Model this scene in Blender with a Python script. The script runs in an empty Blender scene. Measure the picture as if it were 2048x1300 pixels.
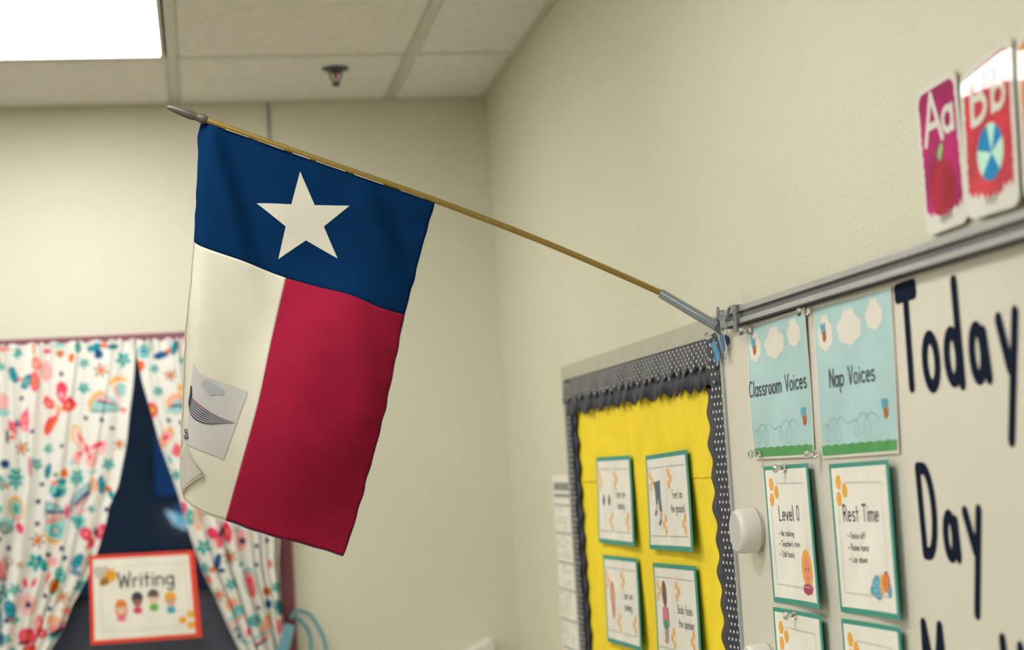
import bpy, bmesh, math, random
import numpy as np
from mathutils import Vector, Matrix

# ------------------------------------------------------------------ camera, world, exposure
scene = bpy.context.scene
COL = scene.collection
RIGHT_WALL_X, BACK_WALL_Y, CEILING_Z = 0.0, 4.838, 2.74

YAW, PITCH, ROLL = 0.185011, 0.083437, -0.062282
fwd = Vector((math.sin(YAW) * math.cos(PITCH), math.cos(YAW) * math.cos(PITCH), math.sin(PITCH)))
rgt = Vector((math.cos(YAW), -math.sin(YAW), 0))
upv = rgt.cross(fwd)
cam_r = math.cos(ROLL) * rgt + math.sin(ROLL) * upv
cam_u = -math.sin(ROLL) * rgt + math.cos(ROLL) * upv
CAM = Vector((-0.87, 0.0, 1.6556))
cam_data = bpy.data.cameras.new('camera')
cam = bpy.data.objects.new('camera', cam_data)
COL.objects.link(cam)
cam.matrix_world = Matrix((
    (cam_r.x, cam_u.x, -fwd.x, CAM.x),
    (cam_r.y, cam_u.y, -fwd.y, CAM.y),
    (cam_r.z, cam_u.z, -fwd.z, CAM.z),
    (0, 0, 0, 1)))
cam_data.sensor_width = 36.0
cam_data.sensor_fit = 'HORIZONTAL'
cam_data.lens = 3400 / 2048 * 36.0
cam_data.clip_start = 0.05
cam_data.dof.use_dof = True
cam_data.dof.focus_distance = 2.70
cam_data.dof.aperture_fstop = 3.2
scene.camera = cam

world = bpy.data.worlds.new('world')
world.use_nodes = True
bg = world.node_tree.nodes['Background']
bg.inputs['Color'].default_value = (0.04, 0.09, 0.20, 1)     # dusk outside the window
bg.inputs['Strength'].default_value = 1.5
scene.world = world

LIGHT_COLOR = (1.0, 1.0, 0.97)
LIGHT_STRENGTH = 20.5
scene.view_settings.view_transform = 'Standard'
scene.view_settings.look = 'None'
scene.view_settings.gamma = 1.0
scene.view_settings.use_curve_mapping = False
scene.view_settings.exposure = 0.0
try:
    scene.cycles.max_bounces = 10
    scene.cycles.diffuse_bounces = 6
    scene.cycles.caustics_reflective = False
    scene.cycles.caustics_refractive = False
    scene.cycles.sample_clamp_indirect = 4.0
    scene.cycles.use_denoising = True
except Exception:
    pass

FLAG = {
    'top': [(-0.8455, 2.2196), (-0.8328, 2.2175), (-0.7971, 2.2049), (-0.7591, 2.1911), (-0.7031, 2.1686), (-0.6148, 2.1343), (-0.5555, 2.1113), (-0.528, 2.101), (-0.4854, 2.0843)],
    'left_blue': [(-0.8455, 2.2196), (-0.8498, 2.2109), (-0.8518, 2.2017), (-0.8531, 2.1669), (-0.8586, 2.107), (-0.8652, 2.0359)],
    'left_white': [(-0.8652, 2.0359), (-0.873, 1.9767), (-0.8813, 1.9199), (-0.8869, 1.8717), (-0.8909, 1.8202), (-0.8981, 1.7348), (-0.9018, 1.6838), (-0.9022, 1.66), (-0.8984, 1.6401)],
    'bottom_white': [(-0.8984, 1.6401), (-0.883, 1.6248), (-0.8601, 1.6114), (-0.8369, 1.6027)],
    'bottom_red': [(-0.8369, 1.6027), (-0.7704, 1.5746), (-0.7166, 1.5573), (-0.6609, 1.5359)],
    'right_blue': [(-0.4854, 2.0843), (-0.4899, 2.0691), (-0.5054, 2.0249), (-0.5254, 1.9623), (-0.5456, 1.9047)],
    'right_red': [(-0.5456, 1.9047), (-0.5563, 1.8663), (-0.5838, 1.7656), (-0.6011, 1.7072), (-0.6327, 1.6084), (-0.6523, 1.5545), (-0.6609, 1.5359)],
    'seam_white': [(-0.8652, 2.0359), (-0.8572, 2.0292), (-0.8419, 2.0213), (-0.7911, 2.0009), (-0.7263, 1.9725)],
    'seam_red': [(-0.7263, 1.9725), (-0.6786, 1.9547), (-0.6305, 1.9385), (-0.5859, 1.9171), (-0.5456, 1.9047)],
    'seam_mid': [(-0.7263, 1.9725), (-0.7537, 1.8757), (-0.777, 1.7866), (-0.7972, 1.7221), (-0.8369, 1.6027)],
    'star': [(-0.6958, 2.1398), (-0.6757, 2.0857), (-0.6211, 2.0825), (-0.6632, 2.0512), (-0.6448, 1.9991), (-0.6923, 2.0302), (-0.7366, 2.0027), (-0.7227, 2.0533), (-0.7658, 2.0924), (-0.7122, 2.0881)],
    'flap': [(-0.8931, 1.727), (-0.8859, 1.7085), (-0.8782, 1.6926), (-0.8655, 1.6748), (-0.8845, 1.664), (-0.895, 1.6562), (-0.9007, 1.648), (-0.9025, 1.6668), (-0.9013, 1.694), (-0.8984, 1.7143)],
    'lab_top': [(-0.8744, 1.8486), (-0.8692, 1.8363), (-0.8602, 1.8262), (-0.837, 1.8157), (-0.8169, 1.8074), (-0.7943, 1.7968)],
    'lab_bot': [(-0.8913, 1.7225), (-0.8871, 1.7195), (-0.8755, 1.714), (-0.8623, 1.7077), (-0.8491, 1.7018), (-0.8359, 1.6949)],
    'smudge': [(-0.8588, 1.8203), (-0.8439, 1.8115), (-0.8291, 1.8014), (-0.8326, 1.793), (-0.842, 1.7963), (-0.8509, 1.7936), (-0.858, 1.8013), (-0.8643, 1.8119)],
    'sw_top': [(-0.8803, 1.7938), (-0.8706, 1.7837), (-0.8593, 1.7738), (-0.8461, 1.7648), (-0.8329, 1.7579), (-0.8162, 1.7507)],
    'sw_bot': [(-0.8848, 1.7759), (-0.8816, 1.7664), (-0.8735, 1.7574), (-0.8586, 1.7511), (-0.84, 1.7504), (-0.8163, 1.7504)],
    'sw_navy': [(-0.8805, 1.8128), (-0.8783, 1.8092), (-0.8785, 1.7955), (-0.8819, 1.7819), (-0.8848, 1.7759), (-0.885, 1.7872), (-0.8824, 1.7991)],
    'ag': [(-0.8909, 1.7454), (-0.8889, 1.7302)],
    'pole_t': [(-0.8381, 2.225), (-0.6691, 2.1575), (-0.4863, 2.0891), (-0.4858, 2.0893), (-0.3018, 2.0095), (-0.1245, 1.9236)],
    'fin': [(-0.8956, 2.2478), (-0.8914, 2.2461), (-0.8771, 2.2414), (-0.8582, 2.2346), (-0.8522, 2.2317), (-0.8469, 2.2297), (-0.8424, 2.2283), (-0.8378, 2.227)],
    'tube': [(-0.1237, 1.9228), (-0.03, 1.862)],
}
PRINT_AFFINE = [[0.0013312, -5.89e-05, -1.3486045], [-8.54e-05, -0.0013554, 3.0112851]]

# ------------------------------------------------------------------ materials
def lin(h):
    out = []
    for i in (0, 2, 4):
        c = int(h[i:i + 2], 16) / 255
        out.append(c / 12.92 if c <= 0.04045 else ((c + 0.055) / 1.055) ** 2.4)
    return tuple(out)

MATS = {}
def mat(name, color, rough=0.6, metal=0.0, spec=0.5, bump=None, transl=0.0, coat=0.0, mottle=None):
    """Principled material with procedural noise relief / mottling."""
    if name in MATS:
        return MATS[name]
    if isinstance(color, str):
        color = lin(color)
    m = bpy.data.materials.new(name)
    m.use_nodes = True
    nt = m.node_tree
    b = nt.nodes['Principled BSDF']
    b.inputs['Base Color'].default_value = (*color, 1)
    b.inputs['Roughness'].default_value = rough
    b.inputs['Metallic'].default_value = metal
    b.inputs['Specular IOR Level'].default_value = spec
    b.inputs['Coat Weight'].default_value = coat
    b.inputs['Coat Roughness'].default_value = 0.035
    tc = nt.nodes.new('ShaderNodeTexCoord')
    sc, dist, strength, detail = bump if bump else (60, 0.0006, 0.15, 2)
    nz = nt.nodes.new('ShaderNodeTexNoise')
    nz.inputs['Scale'].default_value = sc
    nz.inputs['Detail'].default_value = detail
    nt.links.new(tc.outputs['Object'], nz.inputs['Vector'])
    if bump:
        bp = nt.nodes.new('ShaderNodeBump')
        bp.inputs['Strength'].default_value = strength
        bp.inputs['Distance'].default_value = dist
        nt.links.new(nz.outputs['Fac'], bp.inputs['Height'])
        nt.links.new(bp.outputs['Normal'], b.inputs['Normal'])
    ms, amt = mottle if mottle else (14, 0.04)
    n2 = nt.nodes.new('ShaderNodeTexNoise')
    n2.inputs['Scale'].default_value = ms
    n2.inputs['Detail'].default_value = 3
    nt.links.new(tc.outputs['Object'], n2.inputs['Vector'])
    rp = nt.nodes.new('ShaderNodeValToRGB')
    lo = tuple(c * (1 - amt) for c in color)
    hi = tuple(min(1, c * (1 + amt)) for c in color)
    rp.color_ramp.elements[0].position = 0.35
    rp.color_ramp.elements[1].position = 0.65
    rp.color_ramp.elements[0].color = (*lo, 1)
    rp.color_ramp.elements[1].color = (*hi, 1)
    nt.links.new(n2.outputs['Fac'], rp.inputs['Fac'])
    nt.links.new(rp.outputs['Color'], b.inputs['Base Color'])
    if transl > 0:
        tr = nt.nodes.new('ShaderNodeBsdfTranslucent')
        nt.links.new(rp.outputs['Color'], tr.inputs['Color'])
        mx = nt.nodes.new('ShaderNodeMixShader')
        mx.inputs['Fac'].default_value = transl
        nt.links.new(b.outputs['BSDF'], mx.inputs[1])
        nt.links.new(tr.outputs['BSDF'], mx.inputs[2])
        nt.links.new(mx.outputs['Shader'], nt.nodes['Material Output'].inputs['Surface'])
    MATS[name] = m
    return m

def emit_mat(name, color, strength):
    m = bpy.data.materials.new(name)
    m.use_nodes = True
    nt = m.node_tree
    nt.nodes.remove(nt.nodes['Principled BSDF'])
    e = nt.nodes.new('ShaderNodeEmission')
    e.inputs['Color'].default_value = (*color, 1)
    e.inputs['Strength'].default_value = strength
    nt.links.new(e.outputs['Emission'], nt.nodes['Material Output'].inputs['Surface'])
    MATS[name] = m
    return m

def glass_mat(name, color, rough=0.02, ior=1.45):
    m = bpy.data.materials.new(name)
    m.use_nodes = True
    b = m.node_tree.nodes['Principled BSDF']
    b.inputs['Base Color'].default_value = (*color, 1)
    b.inputs['Roughness'].default_value = rough
    b.inputs['IOR'].default_value = ior
    b.inputs['Transmission Weight'].default_value = 1.0
    MATS[name] = m
    return m

WALL = mat('wall_paint', (0.625, 0.610, 0.468), 0.45, bump=(150, 0.0024, 0.6, 3), mottle=(3, 0.012))
WALL2 = mat('back_wall_paint', (0.655, 0.635, 0.515), 0.6, bump=(170, 0.002, 0.12, 2), mottle=(3, 0.012))
TILE = mat('ceiling_tile_fibre', (0.73, 0.705, 0.68), 0.9, bump=(45, 0.004, 0.5, 6), mottle=(26, 0.05))
GRID = mat('ceiling_grid_paint', (0.56, 0.535, 0.48), 0.45)
PLENUM = mat('plenum_dark', (0.03, 0.035, 0.035), 0.9)
WALL3 = mat('front_wall_dark_for_reflection', (0.075, 0.12, 0.17), 0.6)  # unseen wall, coloured dark to keep its reflection in the window dim
FLOORM = mat('floor_vinyl', (0.36, 0.33, 0.27), 0.4, mottle=(6, 0.1))
MAROON = mat('maroon_paint', (0.24, 0.068, 0.098), 0.4)
FRAMEP = mat('light_frame_paint', (0.56, 0.53, 0.46), 0.5)
LENS = emit_mat('light_lens', LIGHT_COLOR, LIGHT_STRENGTH)
BOARDW = mat('whiteboard_enamel', (0.66, 0.63, 0.53), 0.22, mottle=(4, 0.02))
ALU = mat('brushed_aluminium', (0.47, 0.48, 0.47), 0.38, metal=0.55)
ALUD = mat('rail_cork_insert', (0.165, 0.155, 0.155), 0.8, bump=(400, 0.001, 0.3, 3))
BULFR = mat('bulletin_frame_putty', (0.43, 0.415, 0.325), 0.5)
YELLOW = mat('yellow_paper', (0.88, 0.66, 0.012), 0.75, bump=(9, 0.006, 0.35, 4))
NAVY = mat('navy_border_card', (0.022, 0.029, 0.055), 0.38, spec=0.35)
DOTW = mat('border_dot_white', (0.74, 0.70, 0.62), 0.6)
PAPER = mat('white_paper', (0.80, 0.775, 0.685), 0.5)
PAPERB = mat('white_paper_glossy', (0.72, 0.69, 0.61), 0.25)
SKYB = mat('print_sky_blue', (0.385, 0.60, 0.60), 0.32, mottle=(9, 0.06))
CLOUD = mat('print_cloud', (0.74, 0.70, 0.62), 0.4)
GRASS = mat('print_grass', (0.055, 0.30, 0.075), 0.4, mottle=(40, 0.12))
INK = mat('print_ink', (0.035, 0.037, 0.055), 0.5)
INKP = mat('print_ink_purple', (0.085, 0.06, 0.11), 0.5)
LINE = mat('print_grey_line', (0.33, 0.33, 0.31), 0.6)
LINEL = mat('print_pale_line', (0.52, 0.50, 0.45), 0.6)
TEAL = mat('teal_card', (0.020, 0.275, 0.215), 0.45)
ORANGE = mat('print_orange', (0.80, 0.38, 0.03), 0.5)
ORANGE2 = mat('print_pale_orange', (0.84, 0.42, 0.10), 0.5)
BROWN = mat('print_brown', (0.16, 0.05, 0.025), 0.5)
BLUEW = mat('print_wing_blue', (0.08, 0.36, 0.50), 0.5)
DKORANGE = mat('print_deep_orange', (0.74, 0.20, 0.03), 0.5)
SKIN = mat('print_skin', (0.66, 0.36, 0.22), 0.5)
SKIND = mat('print_dark_skin', (0.17, 0.08, 0.06), 0.5)
MAG = mat('print_magenta', (0.42, 0.03, 0.10), 0.5)
PINK = mat('print_pink', (0.72, 0.17, 0.24), 0.5)
EAR = mat('print_ear', (0.58, 0.20, 0.15), 0.5)
HAIRD = mat('print_dark_hair', (0.045, 0.035, 0.05), 0.5)
HAIRB = mat('print_brown_hair', (0.13, 0.08, 0.06), 0.5)
JEANS = mat('print_jeans', (0.085, 0.13, 0.17), 0.5)
GREENS = mat('print_green', (0.14, 0.40, 0.05), 0.5)
RED = mat('red_card', (0.74, 0.055, 0.025), 0.45)
LETTER = mat('black_vinyl', (0.0085, 0.014, 0.030), 0.8, spec=0.04)
CLOTHB = mat('flag_blue', (0.0008, 0.0235, 0.082), 0.85, spec=0.06, transl=0.12, bump=(900, 0.0004, 0.25, 1), mottle=(20, 0.05))
CLOTHR = mat('flag_red', (0.315, 0.0105, 0.038), 0.85, spec=0.1, transl=0.15, bump=(900, 0.0004, 0.25, 1), mottle=(20, 0.05))
CLOTHW = mat('flag_white', (0.70, 0.66, 0.54), 0.8, spec=0.2, transl=0.2, bump=(900, 0.0004, 0.25, 1), mottle=(20, 0.02))
HEMD = mat('flag_hem_purple', (0.05, 0.012, 0.05), 0.8)
LABELP = mat('flag_label_paper', (0.45, 0.43, 0.405), 0.5)
SMUDGE = mat('label_grey_print', (0.33, 0.34, 0.36), 0.5)
LABRED = mat('label_red', (0.16, 0.01, 0.03), 0.5)
LABNAVY = mat('label_navy', (0.025, 0.02, 0.06), 0.5)
GOLD = mat('gold_pole', (0.36, 0.245, 0.062), 0.33, metal=0.6)
FINM = mat('finial_olive', (0.085, 0.078, 0.055), 0.22)
BRACK = mat('grey_bracket_plastic', (0.30, 0.33, 0.37), 0.28, metal=0.5)
CLEAR = glass_mat('clear_plastic', (0.95, 0.95, 0.92), 0.03, 1.46)
PANE = glass_mat('window_glass', (0.72, 0.86, 0.92), 0.0, 1.36)
KNOBW = mat('white_plastic', (0.70, 0.67, 0.60), 0.35)
KNOBG = mat('white_plastic_cap', (0.50, 0.50, 0.475), 0.4)
CUTB = mat('blue_cardstock', (0.03, 0.15, 0.38), 0.55)
CUTL = mat('light_blue_cardstock', (0.045, 0.26, 0.50), 0.55)
RIBB = mat('light_blue_ribbon', (0.16, 0.40, 0.48), 0.6, transl=0.2)
PEGM = mat('dark_red_peg', (0.10, 0.012, 0.020), 0.4)
CHROME = mat('sprinkler_metal', (0.045, 0.06, 0.07), 0.4, metal=0.4)
REDBULB = mat('sprinkler_red_bulb', (0.40, 0.03, 0.03), 0.2)
CARDM = mat('card_magenta', (0.42, 0.008, 0.13), 0.6, spec=0.15, coat=0.12, mottle=(18, 0.25))
CARDR = mat('card_red', (0.58, 0.03, 0.055), 0.6, spec=0.15, coat=0.42, mottle=(18, 0.2), bump=(22, 0.0016, 0.35, 1))
CARDO = mat('card_orange', (0.72, 0.22, 0.015), 0.6, spec=0.15, coat=0.42, bump=(22, 0.0016, 0.35, 1))
CARDW = mat('laminated_white', (0.70, 0.68, 0.60), 0.5, spec=0.2, coat=0.25)
APPLE = mat('print_apple_red', (0.36, 0.018, 0.04), 0.6, spec=0.15, mottle=(25, 0.2))
LEAF = mat('print_leaf', (0.20, 0.52, 0.12), 0.4)
MINT = mat('print_mint', (0.45, 0.75, 0.58), 0.4)
BALLB = mat('print_ball_blue', (0.005, 0.23, 0.50), 0.6, spec=0.15)
NIGHT = mat('dark_outside_paint', (0.24, 0.165, 0.135), 0.8, spec=0.1)
REFLB = mat('blue_pane_reflection', (0.17, 0.30, 0.46), 0.7)

def screen_mat():
    m = bpy.data.materials.new('insect_screen_mesh')
    m.use_nodes = True
    nt = m.node_tree
    b = nt.nodes['Principled BSDF']
    b.inputs['Roughness'].default_value = 0.7
    tc = nt.nodes.new('ShaderNodeTexCoord')
    br = nt.nodes.new('ShaderNodeTexBrick')
    br.offset = 0.0
    br.inputs['Color1'].default_value = (0.012, 0.02, 0.032, 1)
    br.inputs['Color2'].default_value = (0.014, 0.024, 0.036, 1)
    br.inputs['Mortar'].default_value = (0.17, 0.17, 0.19, 1)
    br.inputs['Scale'].default_value = 1.0
    br.inputs['Brick Width'].default_value = 0.0045
    br.inputs['Row Height'].default_value = 0.0045
    br.inputs['Mortar Size'].default_value = 0.0007
    mp = nt.nodes.new('ShaderNodeMapping')
    mp.inputs['Rotation'].default_value = (math.radians(90), 0, 0)
    nt.links.new(tc.outputs['Object'], mp.inputs['Vector'])
    nt.links.new(mp.outputs['Vector'], br.inputs['Vector'])
    nt.links.new(br.outputs['Color'], b.inputs['Base Color'])
    nt.links.new(br.outputs['Fac'], b.inputs['Alpha'])
    return m
SCREEN = screen_mat()

# ------------------------------------------------------------------ object helpers
def put(o, parent):
    COL.objects.link(o)
    if parent is not None:
        o.parent = parent

def world_off(o):
    v = Vector((0, 0, 0))
    while o is not None:
        v += o.location
        o = o.parent
    return v

def tag(o, label=None, cat=None, group=None, kind=None):
    if label: o['label'] = label
    if cat: o['category'] = cat
    if group: o['group'] = group
    if kind: o['kind'] = kind
    return o

def thing(name, loc, label, cat, group=None):
    o = bpy.data.objects.new(name, None)
    o.empty_display_size = 0.05
    COL.objects.link(o)
    o.location = loc
    return tag(o, label, cat, group)

class MB:
    """Collects faces; build() links them as ONE mesh object (coordinates are world)."""
    def __init__(self):
        self.v, self.f, self.m = [], [], []
    def add(self, verts, faces, mi=0):
        n = len(self.v)
        self.v += [tuple(p) for p in verts]
        for fc in faces:
            self.f.append(tuple(i + n for i in fc))
            self.m.append(mi)
    def box(self, lo, hi, mi=0):
        x0, y0, z0 = lo; x1, y1, z1 = hi
        self.add([(x0, y0, z0), (x1, y0, z0), (x1, y1, z0), (x0, y1, z0), (x0, y0, z1), (x1, y0, z1), (x1, y1, z1), (x0, y1, z1)],
                 [(3, 2, 1, 0), (4, 5, 6, 7), (0, 1, 5, 4), (1, 2, 6, 5), (2, 3, 7, 6), (3, 0, 4, 7)], mi)
    def tube(self, pts, rad, seg=10, mi=0, caps=True, flat=None, closed=False):
        """sweep; flat=(normal, a, b): rectangular section a wide in-plane, b along normal"""
        P = [Vector(p) for p in pts]
        n = len(P)
        R = rad if isinstance(rad, (list, tuple)) else [rad] * n
        vs, fs = [], []
        prev = None
        for i, p in enumerate(P):
            if closed:
                t = (P[(i + 1) % n] - P[i - 1]).normalized()
            else:
                t = (P[min(i + 1, n - 1)] - P[max(i - 1, 0)]).normalized()
            if flat:
                nn = Vector(flat[0]); s = t.cross(nn).normalized(); nn = s.cross(t).normalized()
                a, b = flat[1] / 2, flat[2] / 2
                vs += [p + s * a + nn * b, p - s * a + nn * b, p - s * a - nn * b, p + s * a - nn * b]
                k = 4
            else:
                if prev is None:
                    ref = Vector((0, 0, 1)) if abs(t.z) < 0.9 else Vector((1, 0, 0))
                    s = t.cross(ref).normalized()
                else:
                    s = (prev - t * prev.dot(t)).normalized()
                prev = s
                u = s.cross(t)
                for j in range(seg):
                    an = 2 * math.pi * j / seg
                    vs.append(p + (s * math.cos(an) + u * math.sin(an)) * R[i])
                k = seg
        rng = n if closed else n - 1
        for i in range(rng):
            for j in range(k):
                a0 = i * k + j; a1 = i * k + (j + 1) % k
                b0 = ((i + 1) % n) * k + j; b1 = ((i + 1) % n) * k + (j + 1) % k
                fs.append((a0, a1, b1, b0))
        if caps and not closed:
            fs.append(tuple(range(k - 1, -1, -1)))
            fs.append(tuple(range((n - 1) * k, n * k)))
        self.add(vs, fs, mi)
    def lathe(self, base, axis, prof, seg=20, mi=0):
        """prof: list of (distance along axis, radius)"""
        ax = Vector(axis).normalized()
        b = Vector(base)
        ref = Vector((0, 0, 1)) if abs(ax.z) < 0.9 else Vector((1, 0, 0))
        s = ax.cross(ref).normalized(); u = s.cross(ax)
        vs, fs = [], []
        for d, r in prof:
            for j in range(seg):
                an = 2 * math.pi * j / seg
                vs.append(b + ax * d + (s * math.cos(an) + u * math.sin(an)) * max(r, 1e-5))
        for i in range(len(prof) - 1):
            for j in range(seg):
                fs.append((i * seg + j, i * seg + (j + 1) % seg, (i + 1) * seg + (j + 1) % seg, (i + 1) * seg + j))
        fs.append(tuple(range(seg - 1, -1, -1)))
        fs.append(tuple(range((len(prof) - 1) * seg, len(prof) * seg)))
        self.add(vs, fs, mi)
    def prism(self, poly, off, mi=0):
        """poly: 3D points (front), off: vector to the back"""
        n = len(poly)
        o = Vector(off)
        vs = [Vector(p) for p in poly] + [Vector(p) + o for p in poly]
        fs = [tuple(range(n)), tuple(range(2 * n - 1, n - 1, -1))]
        fs += [(i, i + n, (i + 1) % n + n, (i + 1) % n) for i in range(n)]
        self.add(vs, fs, mi)
    def build(self, name, mats, parent=None, smooth=False, origin=None, bevel=0.0, solid=0.0, label=None):
        me = bpy.data.meshes.new(name)
        off = world_off(parent) if parent is not None else Vector(origin) if origin is not None else Vector((0, 0, 0))
        me.from_pydata([tuple(Vector(p) - off) for p in self.v], [], self.f)
        ml = mats if isinstance(mats, (list, tuple)) else [mats]
        for m in ml:
            me.materials.append(m)
        me.polygons.foreach_set('material_index', self.m)
        bm = bmesh.new(); bm.from_mesh(me)
        bmesh.ops.recalc_face_normals(bm, faces=bm.faces)
        bm.to_mesh(me); bm.free()
        if smooth:
            me.polygons.foreach_set('use_smooth', [True] * len(me.polygons))
        me.update()
        o = bpy.data.objects.new(name, me)
        put(o, parent)
        if parent is None and origin is not None:
            o.location = origin
        if bevel:
            md = o.modifiers.new('bevel', 'BEVEL'); md.width = bevel; md.segments = 2; md.limit_method = 'ANGLE'
        if smooth:
            md = o.modifiers.new('edges', 'EDGE_SPLIT'); md.split_angle = math.radians(40)
        if label:
            o['label'] = label
        return o

def struct(o):
    o['kind'] = 'structure'
    return o

def copy_tree(o, parent=None):
    c = o.copy(); COL.objects.link(c)
    if parent is not None:
        c.parent = parent
    for ch in list(o.children):
        copy_tree(ch, c)
    return c

def smoothpath(pts, n=8):
    """Catmull-Rom through points"""
    P = [Vector(p) for p in pts]
    out = []
    for i in range(len(P) - 1):
        p0, p1, p2, p3 = P[max(i - 1, 0)], P[i], P[i + 1], P[min(i + 2, len(P) - 1)]
        for k in range(n):
            t = k / n
            out.append(0.5 * ((2 * p1) + (p2 - p0) * t + (2 * p0 - 5 * p1 + 4 * p2 - p3) * t * t + (3 * p1 - p0 - 3 * p2 + p3) * t ** 3))
    out.append(P[-1])
    return out

# ------------------------------------------------------------------ the room
XL, YF_ = -6.4, -3.2
T = 0.12
mb = MB(); mb.box((XL - T, YF_ - T, -0.1), (T, BACK_WALL_Y + T, 0)); struct(mb.build('floor', FLOORM))
mb = MB(); mb.box((0, YF_, 0), (T, BACK_WALL_Y + T, 2.95)); struct(mb.build('wall_right', WALL))
mb = MB(); mb.box((XL - T, YF_, 0), (XL, BACK_WALL_Y + T, 2.95)); struct(mb.build('wall_left', WALL2))
mb = MB(); mb.box((XL - T, YF_ - T, 0), (T, YF_, 2.95)); struct(mb.build('wall_front_unseen', WALL3))
# back wall with the window opening; a shadow joint runs up from the frame corner
WX0, WX1, WZ0, WZ1 = -1.452, -0.630, 0.92, 2.091
mb = MB()
mb.box((XL, BACK_WALL_Y, 0), (WX0, BACK_WALL_Y + T, 2.95))
mb.box((WX1, BACK_WALL_Y, 0), (0, BACK_WALL_Y + T, 2.95))
mb.box((WX0, BACK_WALL_Y, 0), (WX1, BACK_WALL_Y + T, WZ0))
mb.box((WX0, BACK_WALL_Y, WZ1), (WX1, BACK_WALL_Y + T, 2.95))
struct(mb.build('wall_back', WALL2))
mb = MB(); mb.box((-0.6395, BACK_WALL_Y - 0.003, WZ1), (-0.630, BACK_WALL_Y, CEILING_Z)); struct(mb.build('trim_1', mat('grey_joint_strip', (0.26, 0.27, 0.27), 0.5)))
for nm, a, b_ in (('baseboard_right', (-0.012, YF_, 0), (0, BACK_WALL_Y, 0.1)), ('baseboard_back', (XL, BACK_WALL_Y - 0.012, 0), (-0.012, BACK_WALL_Y, 0.1))):
    mb = MB(); mb.box(a, b_); struct(mb.build(nm, mat('baseboard_rubber', (0.05, 0.045, 0.045), 0.5), bevel=0.004))
# wall angles of the suspended ceiling
mb = MB(); mb.box((-0.022, YF_, CEILING_Z - 0.0015), (0, BACK_WALL_Y, CEILING_Z)); mb.box((-0.003, YF_, CEILING_Z), (0, BACK_WALL_Y, CEILING_Z + 0.02))
struct(mb.build('trim_2', GRID))
mb = MB(); mb.box((XL, BACK_WALL_Y - 0.022, CEILING_Z - 0.0015), (-0.022, BACK_WALL_Y, CEILING_Z)); mb.box((XL, BACK_WALL_Y - 0.003, CEILING_Z), (-0.022, BACK_WALL_Y, CEILING_Z + 0.02))
struct(mb.build('trim_3', GRID))

# ceiling: slab above, with tiles and grid bars as its parts
mb = MB(); mb.box((XL - T, YF_ - T, 2.95), (T, BACK_WALL_Y + T, 3.05))
ceiling = struct(mb.build('ceiling', PLENUM))
GX = [-0.2856 - 0.61 * k for k in range(0, 10)]
GY = [4.312 - 0.61 * k for k in range(0, 13)]
LIGHTS = [(a, b_) for a in (1, 5, 8) for b_ in (0, 3, 6, 9)]     # grid cells that hold a light: x cell a, y cell b
tile_me = None
xs = [0.0] + GX + [XL]
ys = [BACK_WALL_Y] + GY + [YF_]
tiles = {}
bar_me = {}
for i in range(len(xs) - 1):
    for j in range(len(ys) - 1):
        if (i - 1, j - 1) in LIGHTS:
            continue
        x1, x0, y1, y0 = xs[i], xs[i + 1], ys[j], ys[j + 1]
        w, l = round(x1 - x0 - 0.012, 4), round(y1 - y0 - 0.012, 4)
        key = (w, l)
        if key not in tiles:
            me = bpy.data.meshes.new('ceiling_tile')
            bm = bmesh.new()
            hw, hl = w / 2, l / 2
            # tegular edge: face drops 3 mm proud of its rim
            rims = [(hw, hl, 0.0025), (hw - 0.010, hl - 0.010, 0.0025), (hw - 0.014, hl - 0.014, -0.0015), (hw - 0.02, hl - 0.02, -0.0015)]
            loops = [[bm.verts.new((sx * a, sy * b_, z)) for sx, sy in ((1, 1), (-1, 1), (-1, -1), (1, -1))] for a, b_, z in rims]
            for q in range(3):
                for e in range(4):
                    bm.faces.new((loops[q][e], loops[q][(e + 1) % 4], loops[q + 1][(e + 1) % 4], loops[q + 1][e]))
            bm.faces.new(loops[3])
            top = [bm.verts.new((sx * hw, sy * hl, 0.016)) for sx, sy in ((1, 1), (-1, 1), (-1, -1), (1, -1))]
            for e in range(4):
                bm.faces.new((loops[0][e], loops[0][(e + 1) % 4], top[(e + 1) % 4], top[e]))
            bm.faces.new(top)
            bmesh.ops.recalc_face_normals(bm, faces=bm.faces)
            bm.to_mesh(me); bm.free()
            me.materials.append(TILE)
            tiles[key] = me
        o = bpy.data.objects.new('ceiling_tile', tiles[key])
        put(o, ceiling)
        o.location = ((x0 + x1) / 2, (y0 + y1) / 2, CEILING_Z + 0.0015)
def tbar(name, lo, hi, along):
    mb = MB()
    mb.box(lo, hi)
    if along == 'y':
        c = (lo[0] + hi[0]) / 2; mb.box((c - 0.0015, lo[1], hi[2]), (c + 0.0015, hi[1], hi[2] + 0.03))
    else:
        c = (lo[1] + hi[1]) / 2; mb.box((lo[0], c - 0.0015, hi[2]), (hi[0], c + 0.0015, hi[2] + 0.03))
    mb.build(name, GRID, ceiling)
for gx in GX:
    tbar('main_runner', (gx - 0.012, YF_, CEILING_Z), (gx + 0.012, BACK_WALL_Y - 0.022, CEILING_Z + 0.0015), 'y')
for gy in GY:
    for i in range(len(xs) - 1):
        a, b_ = xs[i + 1] + (0.012 if i < len(xs) - 2 else 0), xs[i] - (0.012 if i > 0 else 0.022)
        tbar('cross_tee', (a, gy - 0.012, CEILING_Z + 0.0008), (b_, gy + 0.012, CEILING_Z + 0.0022), 'x')

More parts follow.
